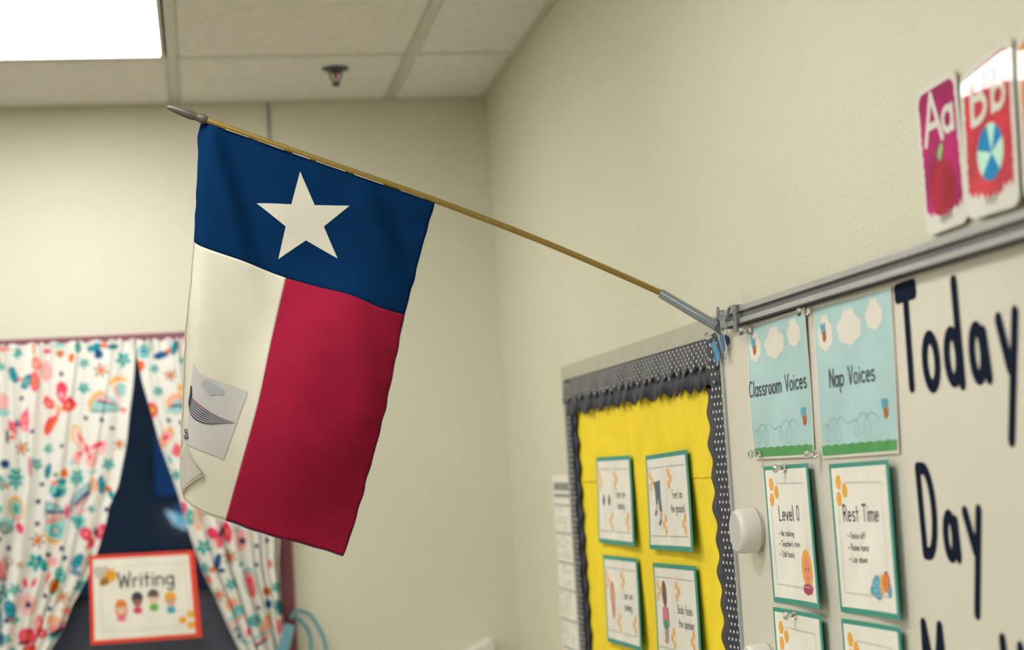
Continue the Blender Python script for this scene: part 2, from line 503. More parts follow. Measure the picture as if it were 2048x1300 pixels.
# lights
def ceiling_light(ix, iy, label):
    x1, x0 = GX[ix] - 0.012, GX[ix + 1] + 0.012
    y1, y0 = GY[iy] - 0.012, GY[iy + 1] + 0.012
    t = thing('ceiling_light', ((x0 + x1) / 2, (y0 + y1) / 2, CEILING_Z), label, 'ceiling light', 'square ceiling lights')
    g = 0.006                                               # dark gap at the tee
    mb = MB()
    w = 0.016
    for lo, hi in (((x0 + g, y0 + g), (x1 - g, y0 + w)), ((x0 + g, y1 - w), (x1 - g, y1 - 0.001)), ((x0 + g, y0 + w), (x0 + w, y1 - w)), ((x1 - w, y0 + w), (x1 - g, y1 - w))):
        mb.box((lo[0], lo[1], CEILING_Z - 0.002), (hi[0], hi[1], CEILING_Z + 0.012))
    mb.build('light_frame', FRAMEP, t)
    mb = MB(); mb.box((x0 + w, y0 + w, CEILING_Z + 0.004), (x1 - w, y1 - w, CEILING_Z + 0.008)); mb.build('light_lens', LENS, t)
    mb = MB(); mb.box((x0 - 0.004, y0 - 0.004, CEILING_Z + 0.013), (x1 + 0.004, y1 + 0.004, CEILING_Z + 0.08)); mb.build('light_housing', PLENUM, t)
    return t
for a, b_ in LIGHTS:
    if (a, b_) == (1, 0):
        ceiling_light(a, b_, 'lit square white ceiling light in the tile grid by the back wall')
    else:  # unseen lights, added to brighten the room, right wall and flag
        lab = 'unseen square ceiling light added for room light, column %s from the board wall, row %s from the window wall' % (('one', 'two', 'three')[(1, 5, 8).index(a)], ('one', 'two', 'three', 'four')[(0, 3, 6, 9).index(b_)])
        ceiling_light(a, b_, lab)

# sprinkler head
SX, SY = -0.4717, 4.446
t = thing('fire_sprinkler', (SX, SY, CEILING_Z), 'small dark metal fire sprinkler hanging from a ceiling tile', 'sprinkler')
mb = MB(); mb.lathe((SX, SY, CEILING_Z - 0.0005), (0, 0, -1), [(0, 0.036), (0.002, 0.036), (0.006, 0.027), (0.011, 0.017), (0.012, 0.010)], 24); mb.build('escutcheon', CHROME, t, smooth=True)
mb = MB()
for s in (-1, 1):
    mb.tube(smoothpath([(SX + s * 0.015, SY, CEILING_Z - 0.009), (SX + s * 0.014, SY, CEILING_Z - 0.022), (SX + s * 0.009, SY, CEILING_Z - 0.034), (SX + s * 0.002, SY, CEILING_Z - 0.042)], 4), 0.0026, 8)
mb.build('yoke_arms', CHROME, t, smooth=True)
mb = MB(); mb.lathe((SX, SY, CEILING_Z - 0.012), (0, 0, -1), [(0, 0.003), (0.004, 0.0052), (0.014, 0.0052), (0.020, 0.002)], 12); mb.build('glass_bulb', REDBULB, t, smooth=True)
mb = MB(); mb.lathe((SX, SY, CEILING_Z - 0.036), (0, 0, -1), [(0, 0.004), (0.003, 0.009), (0.009, 0.0105), (0.0115, 0.0105), (0.012, 0.004)], 16); mb.build('deflector', CHROME, t, smooth=True)

# ------------------------------------------------------------------ window, outside
FD = BACK_WALL_Y - 0.012
win = bpy.data.objects.new('window_1', None); COL.objects.link(win); win.location = ((WX0 + WX1) / 2, BACK_WALL_Y, WZ0); struct(win)
fw = 0.042
for nm, lo, hi in (('frame_head', (WX0, FD, WZ1 - fw), (WX1, BACK_WALL_Y + 0.11, WZ1)), ('frame_sill', (WX0, FD, WZ0), (WX1, BACK_WALL_Y + 0.11, WZ0 + fw)),
                   ('frame_jamb', (WX0, FD, WZ0 + fw), (WX0 + fw, BACK_WALL_Y + 0.11, WZ1 - fw)), ('frame_jamb', (WX1 - fw, FD, WZ0 + fw), (WX1, BACK_WALL_Y + 0.11, WZ1 - fw))):
    mb = MB(); mb.box(lo, hi); mb.build(nm, MAROON, win, bevel=0.003)
mb = MB(); mb.box((WX0 + fw, BACK_WALL_Y + 0.05, WZ0 + fw), (WX1 - fw, BACK_WALL_Y + 0.056, WZ1 - fw)); mb.build('window_pane', PANE, win)
mb = MB(); mb.add([(WX0 + fw, BACK_WALL_Y + 0.03, WZ0 + fw), (WX1 - fw, BACK_WALL_Y + 0.03, WZ0 + fw), (WX1 - fw, BACK_WALL_Y + 0.03, 1.37), (WX0 + fw, BACK_WALL_Y + 0.03, 1.37)], [(0, 1, 2, 3)]); mb.build('insect_screen', SCREEN, win)
mb = MB(); mb.box((WX0 + fw, BACK_WALL_Y + 0.078, 1.345), (WX1 - fw, BACK_WALL_Y + 0.095, 1.372)); mb.build('meeting_rail', mat('dark_rail_paint', (0.02, 0.025, 0.04), 0.5), win)
mb = MB(); mb.box((-6.0, 10.0, -0.1), (3.0, 10.1, 4.2)); o = mb.build('wall_outside', NIGHT); struct(o)
mb = MB(); mb.box((-1.13, 9.95, 1.62), (-1.01, 9.9995, 1.97)); o = mb.build('reflection_panel_blue', REFLB); struct(o)  # panel added to give the blue reflection in the dark pane
mb = MB(); mb.box((-1.03, 9.95, 1.44), (-0.955, 9.9995, 1.57)); o = mb.build('reflection_panel_teal', mat('teal_pane_reflection', (0.25, 0.65, 0.60), 0.7)); struct(o)  # teal panel added as part of the pane's reflection
mb = MB(); mb.prism([(-1.085, 9.95, 1.535), (-0.965, 9.95, 1.495), (-0.965, 9.95, 1.415), (-1.035, 9.95, 1.445)], (0, 0.0495, 0)); o = mb.build('pane_glint', emit_mat('pane_glint_glow', (0.62, 0.80, 1.0), 0.8)); struct(o)  # glowing shape added for the bright reflected patch in the pane
mb = MB(); mb.box((-0.93, 9.96, 0.0), (-0.88, 9.9995, 2.5)); o = mb.build('trim_6', mat('maroon_outside_post', (0.35, 0.09, 0.10), 0.7)); struct(o)

# ------------------------------------------------------------------ printed-fabric motifs (photo-scale print layout mapped on the cloth)
CROP_TL, CROP_BL, CROP_BR = ((0, 640), 3.823), ((0, 960), 3.823), ((340, 960), 3.822)
PRINT = []      # (X, Z, rx, rz, rot, colour) painted in order
def fab(crop, x, y, rx, ry, rot, colr):
    (ox, oy), s = crop
    px, py = ox + x / s, oy + y / s
    a, b_ = PRINT_AFFINE
    PRINT.append((a[0] * px + a[1] * py + a[2], b_[0] * px + b_[1] * py + b_[2], rx / s * 0.00135, ry / s * 0.00135, math.radians(rot), lin(colr) if isinstance(colr, str) else colr))
C_TEAL, C_AQUA, C_BLUE, C_NAVY = '2fb0a8', '9fd2cf', '0f6fa0', '2d3566'
C_RED, C_ORG, C_PNK, C_HOT, C_YEL, C_BRN, C_GRY, C_SAL = 'e8405a', 'f07030', 'f6b6b4', 'ee4a78', 'efb45f', '9a6a20', '8fa6ae', 'f08a86'
def fpoly(crop, pts, colr):
    (ox, oy), s = crop
    a, b_ = PRINT_AFFINE
    P = [(ox + x / s, oy + y / s) for x, y in pts]
    PRINT.append(([(a[0] * px + a[1] * py + a[2], b_[0] * px + b_[1] * py + b_[2]) for px, py in P], lin(colr)))
def flower(crop, x, y, r, colr=C_TEAL, ctr='e9a0a0', n=5, rot=20):
    for k in range(n):
        an = math.radians(rot + 360 / n * k)
        fab(crop, x + r * 0.6 * math.cos(an), y + r * 0.6 * math.sin(an), r * 0.46, r * 0.30, -math.degrees(an), colr)
    fab(crop, x, y, r * 0.36, r * 0.36, 0, colr)
    fab(crop, x, y, r * 0.2, r * 0.2, 0, ctr)
def starf(crop, x, y, r):
    for k in range(6):
        an = math.radians(15 + 60 * k)
        fab(crop, x + r * 0.62 * math.cos(an), y + r * 0.62 * math.sin(an), r * 0.42, r * 0.14, -math.degrees(an), C_BRN)
    fab(crop, x, y, r * 0.36, r * 0.36, 0, C_ORG)
def dot(crop, x, y, r=17):
    fab(crop, x, y, r, r, 0, C_NAVY)
def wing(crop, x, y, rx, ry, rot, c1, c2, c3):
    fab(crop, x, y, rx, ry, rot, c1); fab(crop, x, y, rx * 0.74, ry * 0.7, rot, c2); fab(crop, x, y, rx * 0.4, ry * 0.36, rot, c3)
def moth(crop, x, y, s, rot, c1, c2, c3, body):
    ca, sa = math.cos(math.radians(rot)), math.sin(math.radians(rot))
    for dx, dy, rx, ry, rr in ((-0.62, -0.34, 0.58, 0.36, -30), (0.62, -0.34, 0.58, 0.36, 30), (-0.42, 0.38, 0.40, 0.28, 40), (0.42, 0.38, 0.40, 0.28, -40)):
        wing(crop, x + s * (dx * ca - dy * sa), y + s * (dx * sa + dy * ca), s * rx, s * ry, rr - rot, c1, c2, c3)
    fab(crop, x, y, s * 0.11, s * 0.36, -rot, body)
T_, B_, R_ = CROP_TL, CROP_BL, CROP_BR
# left panel, upper half
for x, y, r in ((130, 265, 42), (632, 335, 40), (628, 525, 46), (930, 300, 58), (365, 990, 38), (820, 1110, 48), (120, 1195, 62), (580, 1200, 52), (278, 1110, 46), (5, 1240, 30), (8, 370, 34)):
    flower(T_, x, y, r)
for x, y, r in ((762, 388, 60), (170, 990, 60), (905, 955, 52), (50, 1275, 30)):
    starf(T_, x, y, r)
wing(T_, 272, 345, 34, 55, 10, C_ORG, C_SAL, C_PNK); wing(T_, 262, 480, 34, 80, 0, C_RED, C_SAL, C_ORG)
fpoly(T_, [(455, 640), (418, 560), (425, 500), (455, 476), (490, 488), (510, 530), (498, 590), (474, 642)], C_RED); fpoly(T_, [(448, 605), (432, 545), (440, 505), (480, 505), (492, 545), (470, 615)], C_HOT); fpoly(T_, [(452, 610), (448, 562), (476, 558), (478, 606)], C_PNK)
fpoly(T_, [(462, 690), (478, 628), (522, 588), (562, 618), (582, 655), (552, 695), (500, 714)], C_RED); fpoly(T_, [(492, 680), (508, 640), (545, 640), (548, 672), (515, 694)], C_ORG); fpoly(T_, [(497, 672), (508, 650), (526, 655), (520, 676)], C_YEL)
fpoly(T_, [(416, 642), (338, 574), (322, 628), (344, 682), (402, 692)], C_RED); fpoly(T_, [(400, 652), (350, 612), (342, 640), (360, 668), (396, 672)], C_ORG); fpoly(T_, [(388, 655), (356, 628), (352, 648), (372, 662)], C_PNK)
fpoly(T_, [(440, 690), (380, 720), (336, 800), (324, 870), (345, 892), (392, 860), (432, 780), (446, 722)], C_RED); fpoly(T_, [(425, 742), (382, 785), (346, 845), (345, 875), (392, 838), (425, 775)], C_ORG); fpoly(T_, [(412, 700), (375, 735), (378, 752), (415, 740), (430, 712)], 'f6e4dc')
fpoly(T_, [(420, 645), (438, 650), (470, 705), (455, 718), (430, 690)], C_YEL)
wing(T_, 95, 430, 30, 68, 15, C_BLUE, C_TEAL, C_BLUE); wing(T_, 198, 485, 32, 62, -25, C_BLUE, C_TEAL, C_GRY); fab(T_, 148, 465, 22, 14, 0, C_ORG)
wing(T_, 712, 212, 55, 30, 15, C_BLUE, C_TEAL, C_BLUE); wing(T_, 742, 262, 34, 40, 0, C_BLUE, C_NAVY, C_BLUE); fab(T_, 788, 195, 20, 26, 0, C_ORG); wing(T_, 850, 205, 42, 20, 5, C_BLUE, C_TEAL, C_NAVY); wing(T_, 585, 218, 24, 36, 0, C_TEAL, C_TEAL, C_AQUA); fab(T_, 445, 195, 40, 22, 0, C_AQUA)
fab(T_, 452, 262, 26, 32, 0, C_BRN); fab(T_, 452, 262, 14, 18, 0, C_ORG); fab(T_, 537, 295, 22, 36, -20, C_ORG); fab(T_, 350, 245, 24, 20, 0, C_RED); fab(T_, 255, 230, 10, 50, 0, C_ORG)
fpoly(T_, [(124, 800), (62, 775), (66, 850), (92, 865), (122, 830)], C_HOT); fpoly(T_, [(112, 806), (76, 796), (82, 838), (105, 832)], C_SAL); fpoly(T_, [(142, 798), (165, 735), (212, 680), (222, 780), (215, 866), (168, 852), (145, 822)], C_HOT); fpoly(T_, [(150, 796), (172, 748), (205, 712), (208, 790), (165, 806)], C_SAL); fpoly(T_, [(155, 825), (205, 806), (205, 850), (172, 842)], C_PNK); fpoly(T_, [(122, 838), (95, 850), (100, 900), (128, 870)], C_SAL); fab(T_, 128, 800, 11, 34, 0, C_BLUE); fab(T_, 85, 905, 26, 16, 0, C_ORG)
fpoly(T_, [(645, 972), (600, 830), (556, 795), (538, 860), (548, 930), (590, 980), (630, 1005)], C_YEL); fpoly(T_, [(642, 970), (598, 850), (565, 822), (552, 880), (562, 925), (598, 968), (630, 994)], 'f8dcd2'); fpoly(T_, [(638, 962), (606, 880), (580, 862), (582, 900), (604, 940)], C_SAL); fpoly(T_, [(634, 955), (612, 900), (600, 905), (614, 940)], C_HOT)
fpoly(T_, [(668, 982), (735, 930), (800, 920), (808, 975), (775, 1030), (700, 1034)], C_PNK); fpoly(T_, [(675, 985), (735, 945), (782, 938), (780, 965), (720, 990)], C_HOT); fpoly(T_, [(682, 1002), (740, 992), (772, 985), (756, 1008), (700, 1018)], 'f8dcd2')
fpoly(T_, [(640, 1000), (572, 1010), (540, 1060), (548, 1104), (585, 1110), (622, 1062)], C_PNK); fpoly(T_, [(625, 1010), (590, 1020), (580, 1060), (608, 1044)], C_HOT); fpoly(T_, [(665, 1012), (648, 1085), (688, 1152), (722, 1112), (742, 1062), (702, 1022)], C_PNK); fpoly(T_, [(668, 1030), (662, 1060), (690, 1076), (696, 1040)], C_HOT); fab(T_, 652, 990, 17, 40, 10, C_HOT)
fab(T_, 545, 1095, 16, 26, 0, C_AQUA); fab(T_, 695, 1165, 44, 10, 0, C_AQUA)
fpoly(T_, [(922, 665), (765, 540), (705, 565), (666, 640), (662, 702), (760, 718), (905, 705)], C_AQUA); fpoly(T_, [(765, 540), (705, 565), (664, 640), (664, 700), (692, 690), (700, 632), (735, 588), (790, 566)], C_YEL); fpoly(T_, [(915, 660), (778, 562), (738, 590), (722, 618), (860, 640), (915, 672)], C_PNK); fpoly(T_, [(735, 615), (870, 645), (872, 656), (738, 634)], C_NAVY); fpoly(T_, [(700, 690), (890, 690), (890, 704), (690, 712)], C_GRY); fpoly(T_, [(800, 580), (900, 640), (898, 650), (790, 596)], C_AQUA)
fpoly(T_, [(926, 645), (832, 510), (828, 470), (862, 436), (940, 438), (968, 470), (960, 580)], 'f8e6d8'); fpoly(T_, [(832, 510), (826, 468), (862, 434), (942, 436), (966, 462), (930, 470), (870, 470), (852, 500)], C_YEL); fpoly(T_, [(905, 600), (872, 520), (900, 485), (955, 490), (952, 575)], C_AQUA); fpoly(T_, [(855, 530), (868, 505), (920, 620), (912, 630)], C_PNK)
fab(T_, 930, 690, 30, 22, 0, C_SAL); fab(T_, 345, 400, 42, 82, 0, C_PNK)
wing(T_, 362, 1160, 24, 62, -14, C_BLUE, C_TEAL, C_BLUE); wing(T_, 440, 1265, 66, 36, 30, C_BLUE, C_TEAL, C_SAL); fab(T_, 488, 1180, 26, 34, 0, C_ORG); fab(T_, 425, 1190, 22, 14, 0, '6f8a40')
wing(T_, 760, 1245, 22, 52, -15, C_BLUE, C_BLUE, C_TEAL); fab(T_, 800, 1285, 22, 16, 0, C_ORG); wing(T_, 710, 1255, 24, 42, 0, C_YEL, C_PNK, C_YEL); fab(T_, 40, 1110, 30, 34, 0, '1a4f80'); fab(T_, 20, 640, 42, 70, 0, C_PNK); fab(T_, 25, 720, 40, 34, 0, C_AQUA); fab(T_, 20, 235, 60, 14, 0, C_SAL)
for x, y in ((460, 420), (160, 610), (645, 757), (768, 770), (468, 970), (315, 1265), (246, 862), (850, 832)):
    dot(T_, x, y)
fab(T_, 55, 900, 10, 60, 0, '1d6a80'); fab(T_, 232, 1130, 16, 80, 0, 'd78aa4')
# left panel, lower half
for x, y, r in ((120, 20, 58), (580, 8, 45), (275, 628, 66), (125, 828, 46), (615, 812, 52), (690, 228, 30), (60, 1195, 42), (125, 1062, 32), (105, 1290, 30), (5, 225, 26), (5, 915, 28)):
    flower(B_, x, y, r)
for x, y, r in ((290, 465, 60), (165, 645, 30), (690, 612, 48), (480, 890, 55)):
    starf(B_, x, y, r)
wing(B_, 125, 225, 60, 100, 5, C_YEL, C_AQUA, C_TEAL); wing(B_, 60, 365, 46, 42, 30, C_BRN, C_AQUA, C_GRY); fab(B_, 110, 310, 66, 20, 25, C_AQUA); fab(B_, 140, 290, 50, 14, 30, C_PNK); fab(B_, 160, 370, 26, 44, 20, C_HOT)
fpoly(B_, [(500, 238), (410, 178), (345, 168), (336, 235), (342, 292), (410, 302), (492, 264)], C_GRY); fpoly(B_, [(470, 232), (400, 192), (358, 186), (352, 222), (430, 240)], C_AQUA); fpoly(B_, [(480, 246), (360, 238), (356, 256), (480, 258)], C_NAVY); fpoly(B_, [(480, 262), (350, 268), (346, 288), (420, 296)], C_PNK)
fpoly(B_, [(512, 236), (555, 120), (640, 40), (700, 14), (706, 70), (668, 150), (600, 215), (530, 258)], C_GRY); fpoly(B_, [(525, 215), (565, 130), (640, 62), (690, 38), (680, 62), (610, 110), (560, 170)], C_AQUA); fpoly(B_, [(530, 236), (600, 150), (690, 78), (694, 96), (650, 160), (590, 214)], C_PNK); fpoly(B_, [(560, 190), (640, 112), (690, 90), (690, 104), (630, 150), (572, 205)], C_NAVY); fpoly(B_, [(522, 262), (660, 218), (670, 236), (560, 280)], C_PNK)
fpoly(B_, [(494, 276), (350, 302), (332, 405), (362, 470), (420, 494), (468, 470), (490, 400), (496, 320)], C_AQUA); fpoly(B_, [(340, 385), (332, 410), (362, 472), (424, 496), (470, 468), (440, 462), (390, 452), (360, 420)], C_YEL); fpoly(B_, [(485, 285), (352, 310), (345, 345), (400, 330), (485, 300)], C_SAL); fab(B_, 425, 390, 42, 46, 0, C_TEAL); fab(B_, 425, 390, 26, 28, 0, C_AQUA); fab(B_, 425, 390, 12, 12, 0, C_SAL)
fpoly(B_, [(515, 276), (600, 262), (648, 300), (640, 366), (602, 398), (548, 338)], C_AQUA); fpoly(B_, [(540, 300), (600, 290), (628, 320), (600, 360), (565, 330)], C_TEAL); fpoly(B_, [(520, 280), (545, 290), (606, 378), (596, 390), (545, 330)], C_GRY)
fab(B_, 505, 245, 18, 52, 0, C_HOT)
wing(B_, 652, 415, 46, 52, 20, C_RED, C_HOT, C_SAL); wing(B_, 765, 400, 34, 66, -25, C_HOT, C_RED, C_SAL); fab(B_, 690, 480, 26, 40, 0, C_RED); fab(B_, 722, 400, 14, 36, 0, '33457a'); fab(B_, 662, 520, 14, 14, 0, C_ORG)
wing(B_, 590, 620, 38, 62, -30, C_BLUE, C_TEAL, C_BLUE); wing(B_, 575, 705, 44, 24, -25, C_BLUE, C_GRY, C_BLUE); wing(B_, 770, 50, 30, 60, 0, C_BLUE, C_TEAL, C_BLUE); fab(B_, 815, 75, 28, 22, 0, C_ORG); wing(B_, 715, 45, 26, 50, 0, C_YEL, C_PNK, C_YEL); wing(B_, 840, 115, 22, 40, 20, C_BLUE, C_TEAL, C_BLUE)
wing(B_, 440, 80, 62, 64, 25, C_TEAL, C_AQUA, C_TEAL); fab(B_, 440, 112, 48, 18, 30, C_BLUE); fab(B_, 410, 30, 24, 22, 0, C_SAL)
wing(B_, 460, 725, 40, 60, 20, C_TEAL, C_AQUA, C_TEAL); wing(B_, 415, 810, 42, 62, -20, '4f8a50', C_ORG, C_BRN); fab(B_, 368, 740, 14, 50, -20, C_SAL); fab(B_, 400, 625, 40, 36, 0, C_PNK); wing(B_, 330, 640, 30, 60, 25, C_BLUE, C_TEAL, C_TEAL)
wing(B_, 88, 975, 44, 70, 10, C_BLUE, C_TEAL, C_BLUE); fab(B_, 80, 1052, 38, 22, 20, '1a4f80'); fab(B_, 95, 1050, 16, 12, 0, C_ORG)
for k in range(14):
    an = 2 * math.pi * k / 14
    fab(B_, 225 + 52 * math.cos(an), 945 + 66 * math.sin(an), 20, 9, -math.degrees(an), C_PNK)
fab(B_, 225, 945, 40, 50, 0, C_PNK); dot(B_, 225, 945, 24); wing(B_, 196, 782, 16, 40, 8, C_HOT, C_HOT, C_RED); wing(B_, 265, 780, 16, 40, -32, C_HOT, C_HOT, C_RED)
wing(B_, 215, 1180, 66, 66, 0, C_RED, C_HOT, C_ORG); fab(B_, 195, 1225, 50, 12, 10, '7a2433'); wing(B_, 302, 1090, 26, 70, -8, C_RED, C_SAL, C_PNK); wing(B_, 325, 1160, 40, 40, -30, C_HOT, C_RED, C_SAL); wing(B_, 240, 1275, 50, 32, 10, C_RED, C_ORG, C_RED)
wing(B_, 420, 1070, 60, 40, -20, C_YEL, C_PNK, C_YEL); fab(B_, 455, 1112, 85, 30, 14, C_SAL); fab(B_, 440, 1150, 78, 18, 16, '2a3a50'); fab(B_, 425, 1185, 66, 12, 14, C_TEAL); wing(B_, 520, 1000, 52, 32, -30, C_YEL, C_PNK, C_SAL); fab(B_, 460, 1090, 40, 8, 14, C_AQUA)
fab(B_, 25, 690, 28, 70, 10, C_SAL); fab(B_, 40, 650, 14, 80, 0, C_PNK); fab(B_, 75, 620, 30, 30, 0, C_BRN); fab(B_, 75, 620, 22, 22, 0, 'f1eee2'); fab(B_, 15, 1050, 22, 90, 0, C_GRY); fab(B_, 25, 1200, 18, 60, 0, '34507a')
for x, y in ((315, 40), (290, 168), (280, 340), (470, 525), (372, 572), (490, 597), (350, 880), (382, 978), (70, 525), (805, 230), (8, 450)):
    dot(B_, x, y, 19)
# right panel
for x, y, r in ((1200, 545, 40), (1170, 370, 36), (1340, 1190, 40), (1390, 300, 30)):
    flower(T_, x, y, r)
wing(T_, 1090, 235, 44, 54, 0, C_TEAL, C_AQUA, C_BLUE); wing(T_, 1225, 262, 66, 30, 12, C_BLUE, C_NAVY, C_BLUE); fab(T_, 1280, 232, 26, 18, 0, C_ORG); wing(T_, 1328, 205, 26, 58, -15, C_BLUE, C_TEAL, C_BLUE)
fab(T_, 1068, 345, 28, 44, 0, C_ORG); starf(T_, 1295, 418, 55); wing(T_, 1152, 690, 44, 60, 10, C_RED, C_ORG, C_YEL); wing(T_, 1345, 640, 80, 80, -30, C_YEL, C_PNK, C_AQUA); fab(T_, 1345, 660, 60, 12, -4, C_NAVY); fab(T_, 1340, 690, 80, 24, -4, C_AQUA); wing(T_, 1260, 900, 44, 90, -35, C_YEL, C_PNK, C_HOT); wing(T_, 1345, 1000, 40, 50, 0, C_HOT, C_SAL, C_HOT); fab(T_, 1380, 520, 30, 34, 0, C_YEL); fab(T_, 1290, 1070, 20, 36, 20, C_AQUA)
dot(T_, 1280, 770); dot(T_, 1375, 785)
fab(B_, 1395, 215, 22, 44, -10, C_HOT)
wing(R_, 100, 230, 24, 54, 20, C_HOT, C_SAL, C_HOT); wing(R_, 150, 290, 40, 70, 0, C_AQUA, C_TEAL, C_AQUA); wing(R_, 205, 300, 34, 90, 0, C_YEL, C_PNK, C_AQUA); fab(R_, 265, 260, 30, 12, 20, C_TEAL); wing(R_, 320, 415, 40, 54, 40, C_HOT, C_RED, C_HOT); wing(R_, 432, 405, 34, 84, 8, C_HOT, C_RED, C_SAL); wing(R_, 372, 480, 28, 50, 0, C_HOT, C_SAL, C_RED); fab(R_, 385, 405, 14, 40, -20, '33457a')
flower(R_, 250, 520, 58); flower(R_, 462, 805, 48); flower(R_, 815, 830, 40); flower(R_, 515, 385, 34, C_AQUA); starf(R_, 455, 597, 58); starf(R_, 365, 885, 55)
wing(R_, 358, 630, 26, 66, -12, C_BLUE, C_NAVY, C_BLUE); wing(R_, 385, 700, 30, 18, 0, '1a4f80', C_NAVY, C_BLUE); fab(R_, 318, 694, 28, 22, 0, C_ORG); wing(R_, 260, 680, 30, 50, 20, C_AQUA, C_TEAL, C_GRY); fab(R_, 290, 760, 14, 40, 20, C_ORG)
for k in range(14):
    an = 2 * math.pi * k / 14
    fab(R_, 540 + 40 * math.cos(an), 470 + 66 * math.sin(an), 18, 9, -math.degrees(an), C_PNK)
fab(R_, 540, 470, 28, 46, 0, C_PNK); dot(R_, 550, 475, 24)
for x, y in ((660, 515), (660, 657), (672, 985), (520, 1200), (740, 470)):
    dot(R_, x, y, 18)
wing(R_, 610, 790, 56, 120, 8, C_AQUA, C_PNK, C_HOT); fab(R_, 622, 850, 30, 60, 5, C_SAL); fab(R_, 700, 385, 60, 14, 8, C_HOT); fab(R_, 740, 862, 32, 34, 0, 'd2741f'); wing(R_, 748, 958, 26, 34, 0, C_BLUE, '1a4f80', C_BLUE); wing(R_, 830, 985, 28, 62, 10, C_BLUE, C_TEAL, '1a4f80'); fab(R_, 765, 650, 14, 34, 0, C_RED); fab(R_, 538, 650, 16, 18, 0, C_TEAL)
wing(R_, 470, 960, 58, 46, -30, C_YEL, C_PNK, C_SAL); wing(R_, 515, 1010, 44, 52, 0, C_AQUA, C_TEAL, C_AQUA); fab(R_, 500, 1085, 80, 14, 32, C_PNK); fab(R_, 480, 1060, 60, 14, 30, C_AQUA); wing(R_, 640, 1085, 56, 52, 0, C_AQUA, C_TEAL, C_GRY); wing(R_, 730, 1120, 34, 90, -15, C_YEL, C_PNK, C_YEL); fab(R_, 596, 1172, 18, 34, 0, C_HOT); fab(R_, 690, 1195, 90, 12, 25, C_AQUA); fab(R_, 700, 1225, 90, 12, 28, C_PNK); fab(R_, 690, 1255, 60, 10, 28, C_NAVY); fab(R_, 830, 1130, 22, 60, 0, C_SAL); fab(R_, 500, 1150, 30, 26, 0, C_GRY); fab(R_, 560, 1240, 60, 14, -20, C_AQUA)

# the print repeats on the stretches of cloth beside and behind what was listed above
def shifted(item, dx):
    if len(item) == 2:
        return ([(x + dx, z) for x, z in item[0]], item[1])
    return (item[0] + dx,) + tuple(item[1:])
def middle(item):
    if len(item) == 2:
        return sum(q[0] for q in item[0]) / len(item[0]), sum(q[1] for q in item[0]) / len(item[0])
    return item[0], item[1]
EXTRA = []
for it in PRINT:
    mx_, mz_ = middle(it)
    if -1.39 < mx_ < -1.20:
        EXTRA.append(shifted(it, -0.195))
    if -1.385 < mx_ < -1.12 and mz_ > 1.69:
        EXTRA.append(shifted(it, 0.495))
PRINT[:0] = EXTRA
def curtain_mat():
    m = bpy.data.materials.new('printed_curtain_cotton')
    m.use_nodes = True
    nt = m.node_tree
    b = nt.nodes['Principled BSDF']
    b.inputs['Roughness'].default_value = 0.8
    b.inputs['Specular IOR Level'].default_value = 0.2
    at = nt.nodes.new('ShaderNodeAttribute'); at.attribute_name = 'print'
    nt.links.new(at.outputs['Color'], b.inputs['Base Color'])
    tc = nt.nodes.new('ShaderNodeTexCoord')
    nz = nt.nodes.new('ShaderNodeTexNoise'); nz.inputs['Scale'].default_value = 35
    bp = nt.nodes.new('ShaderNodeBump'); bp.inputs['Strength'].default_value = 0.3; bp.inputs['Distance'].default_value = 0.004
    nt.links.new(tc.outputs['Object'], nz.inputs['Vector']); nt.links.new(nz.outputs['Fac'], bp.inputs['Height']); nt.links.new(bp.outputs['Normal'], b.inputs['Normal'])
    tr = nt.nodes.new('ShaderNodeBsdfTranslucent'); nt.links.new(at.outputs['Color'], tr.inputs['Color'])
    mx = nt.nodes.new('ShaderNodeMixShader'); mx.inputs['Fac'].default_value = 0.12
    nt.links.new(b.outputs['BSDF'], mx.inputs[1]); nt.links.new(tr.outputs['BSDF'], mx.inputs[2])
    nt.links.new(mx.outputs['Shader'], nt.nodes['Material Output'].inputs['Surface'])
    return m
CURT = curtain_mat()

def interp(pts, z):
    zs = np.array([p[1] for p in pts])[::-1]; xs_ = np.array([p[0] for p in pts])[::-1]
    return np.interp(z, zs, xs_)

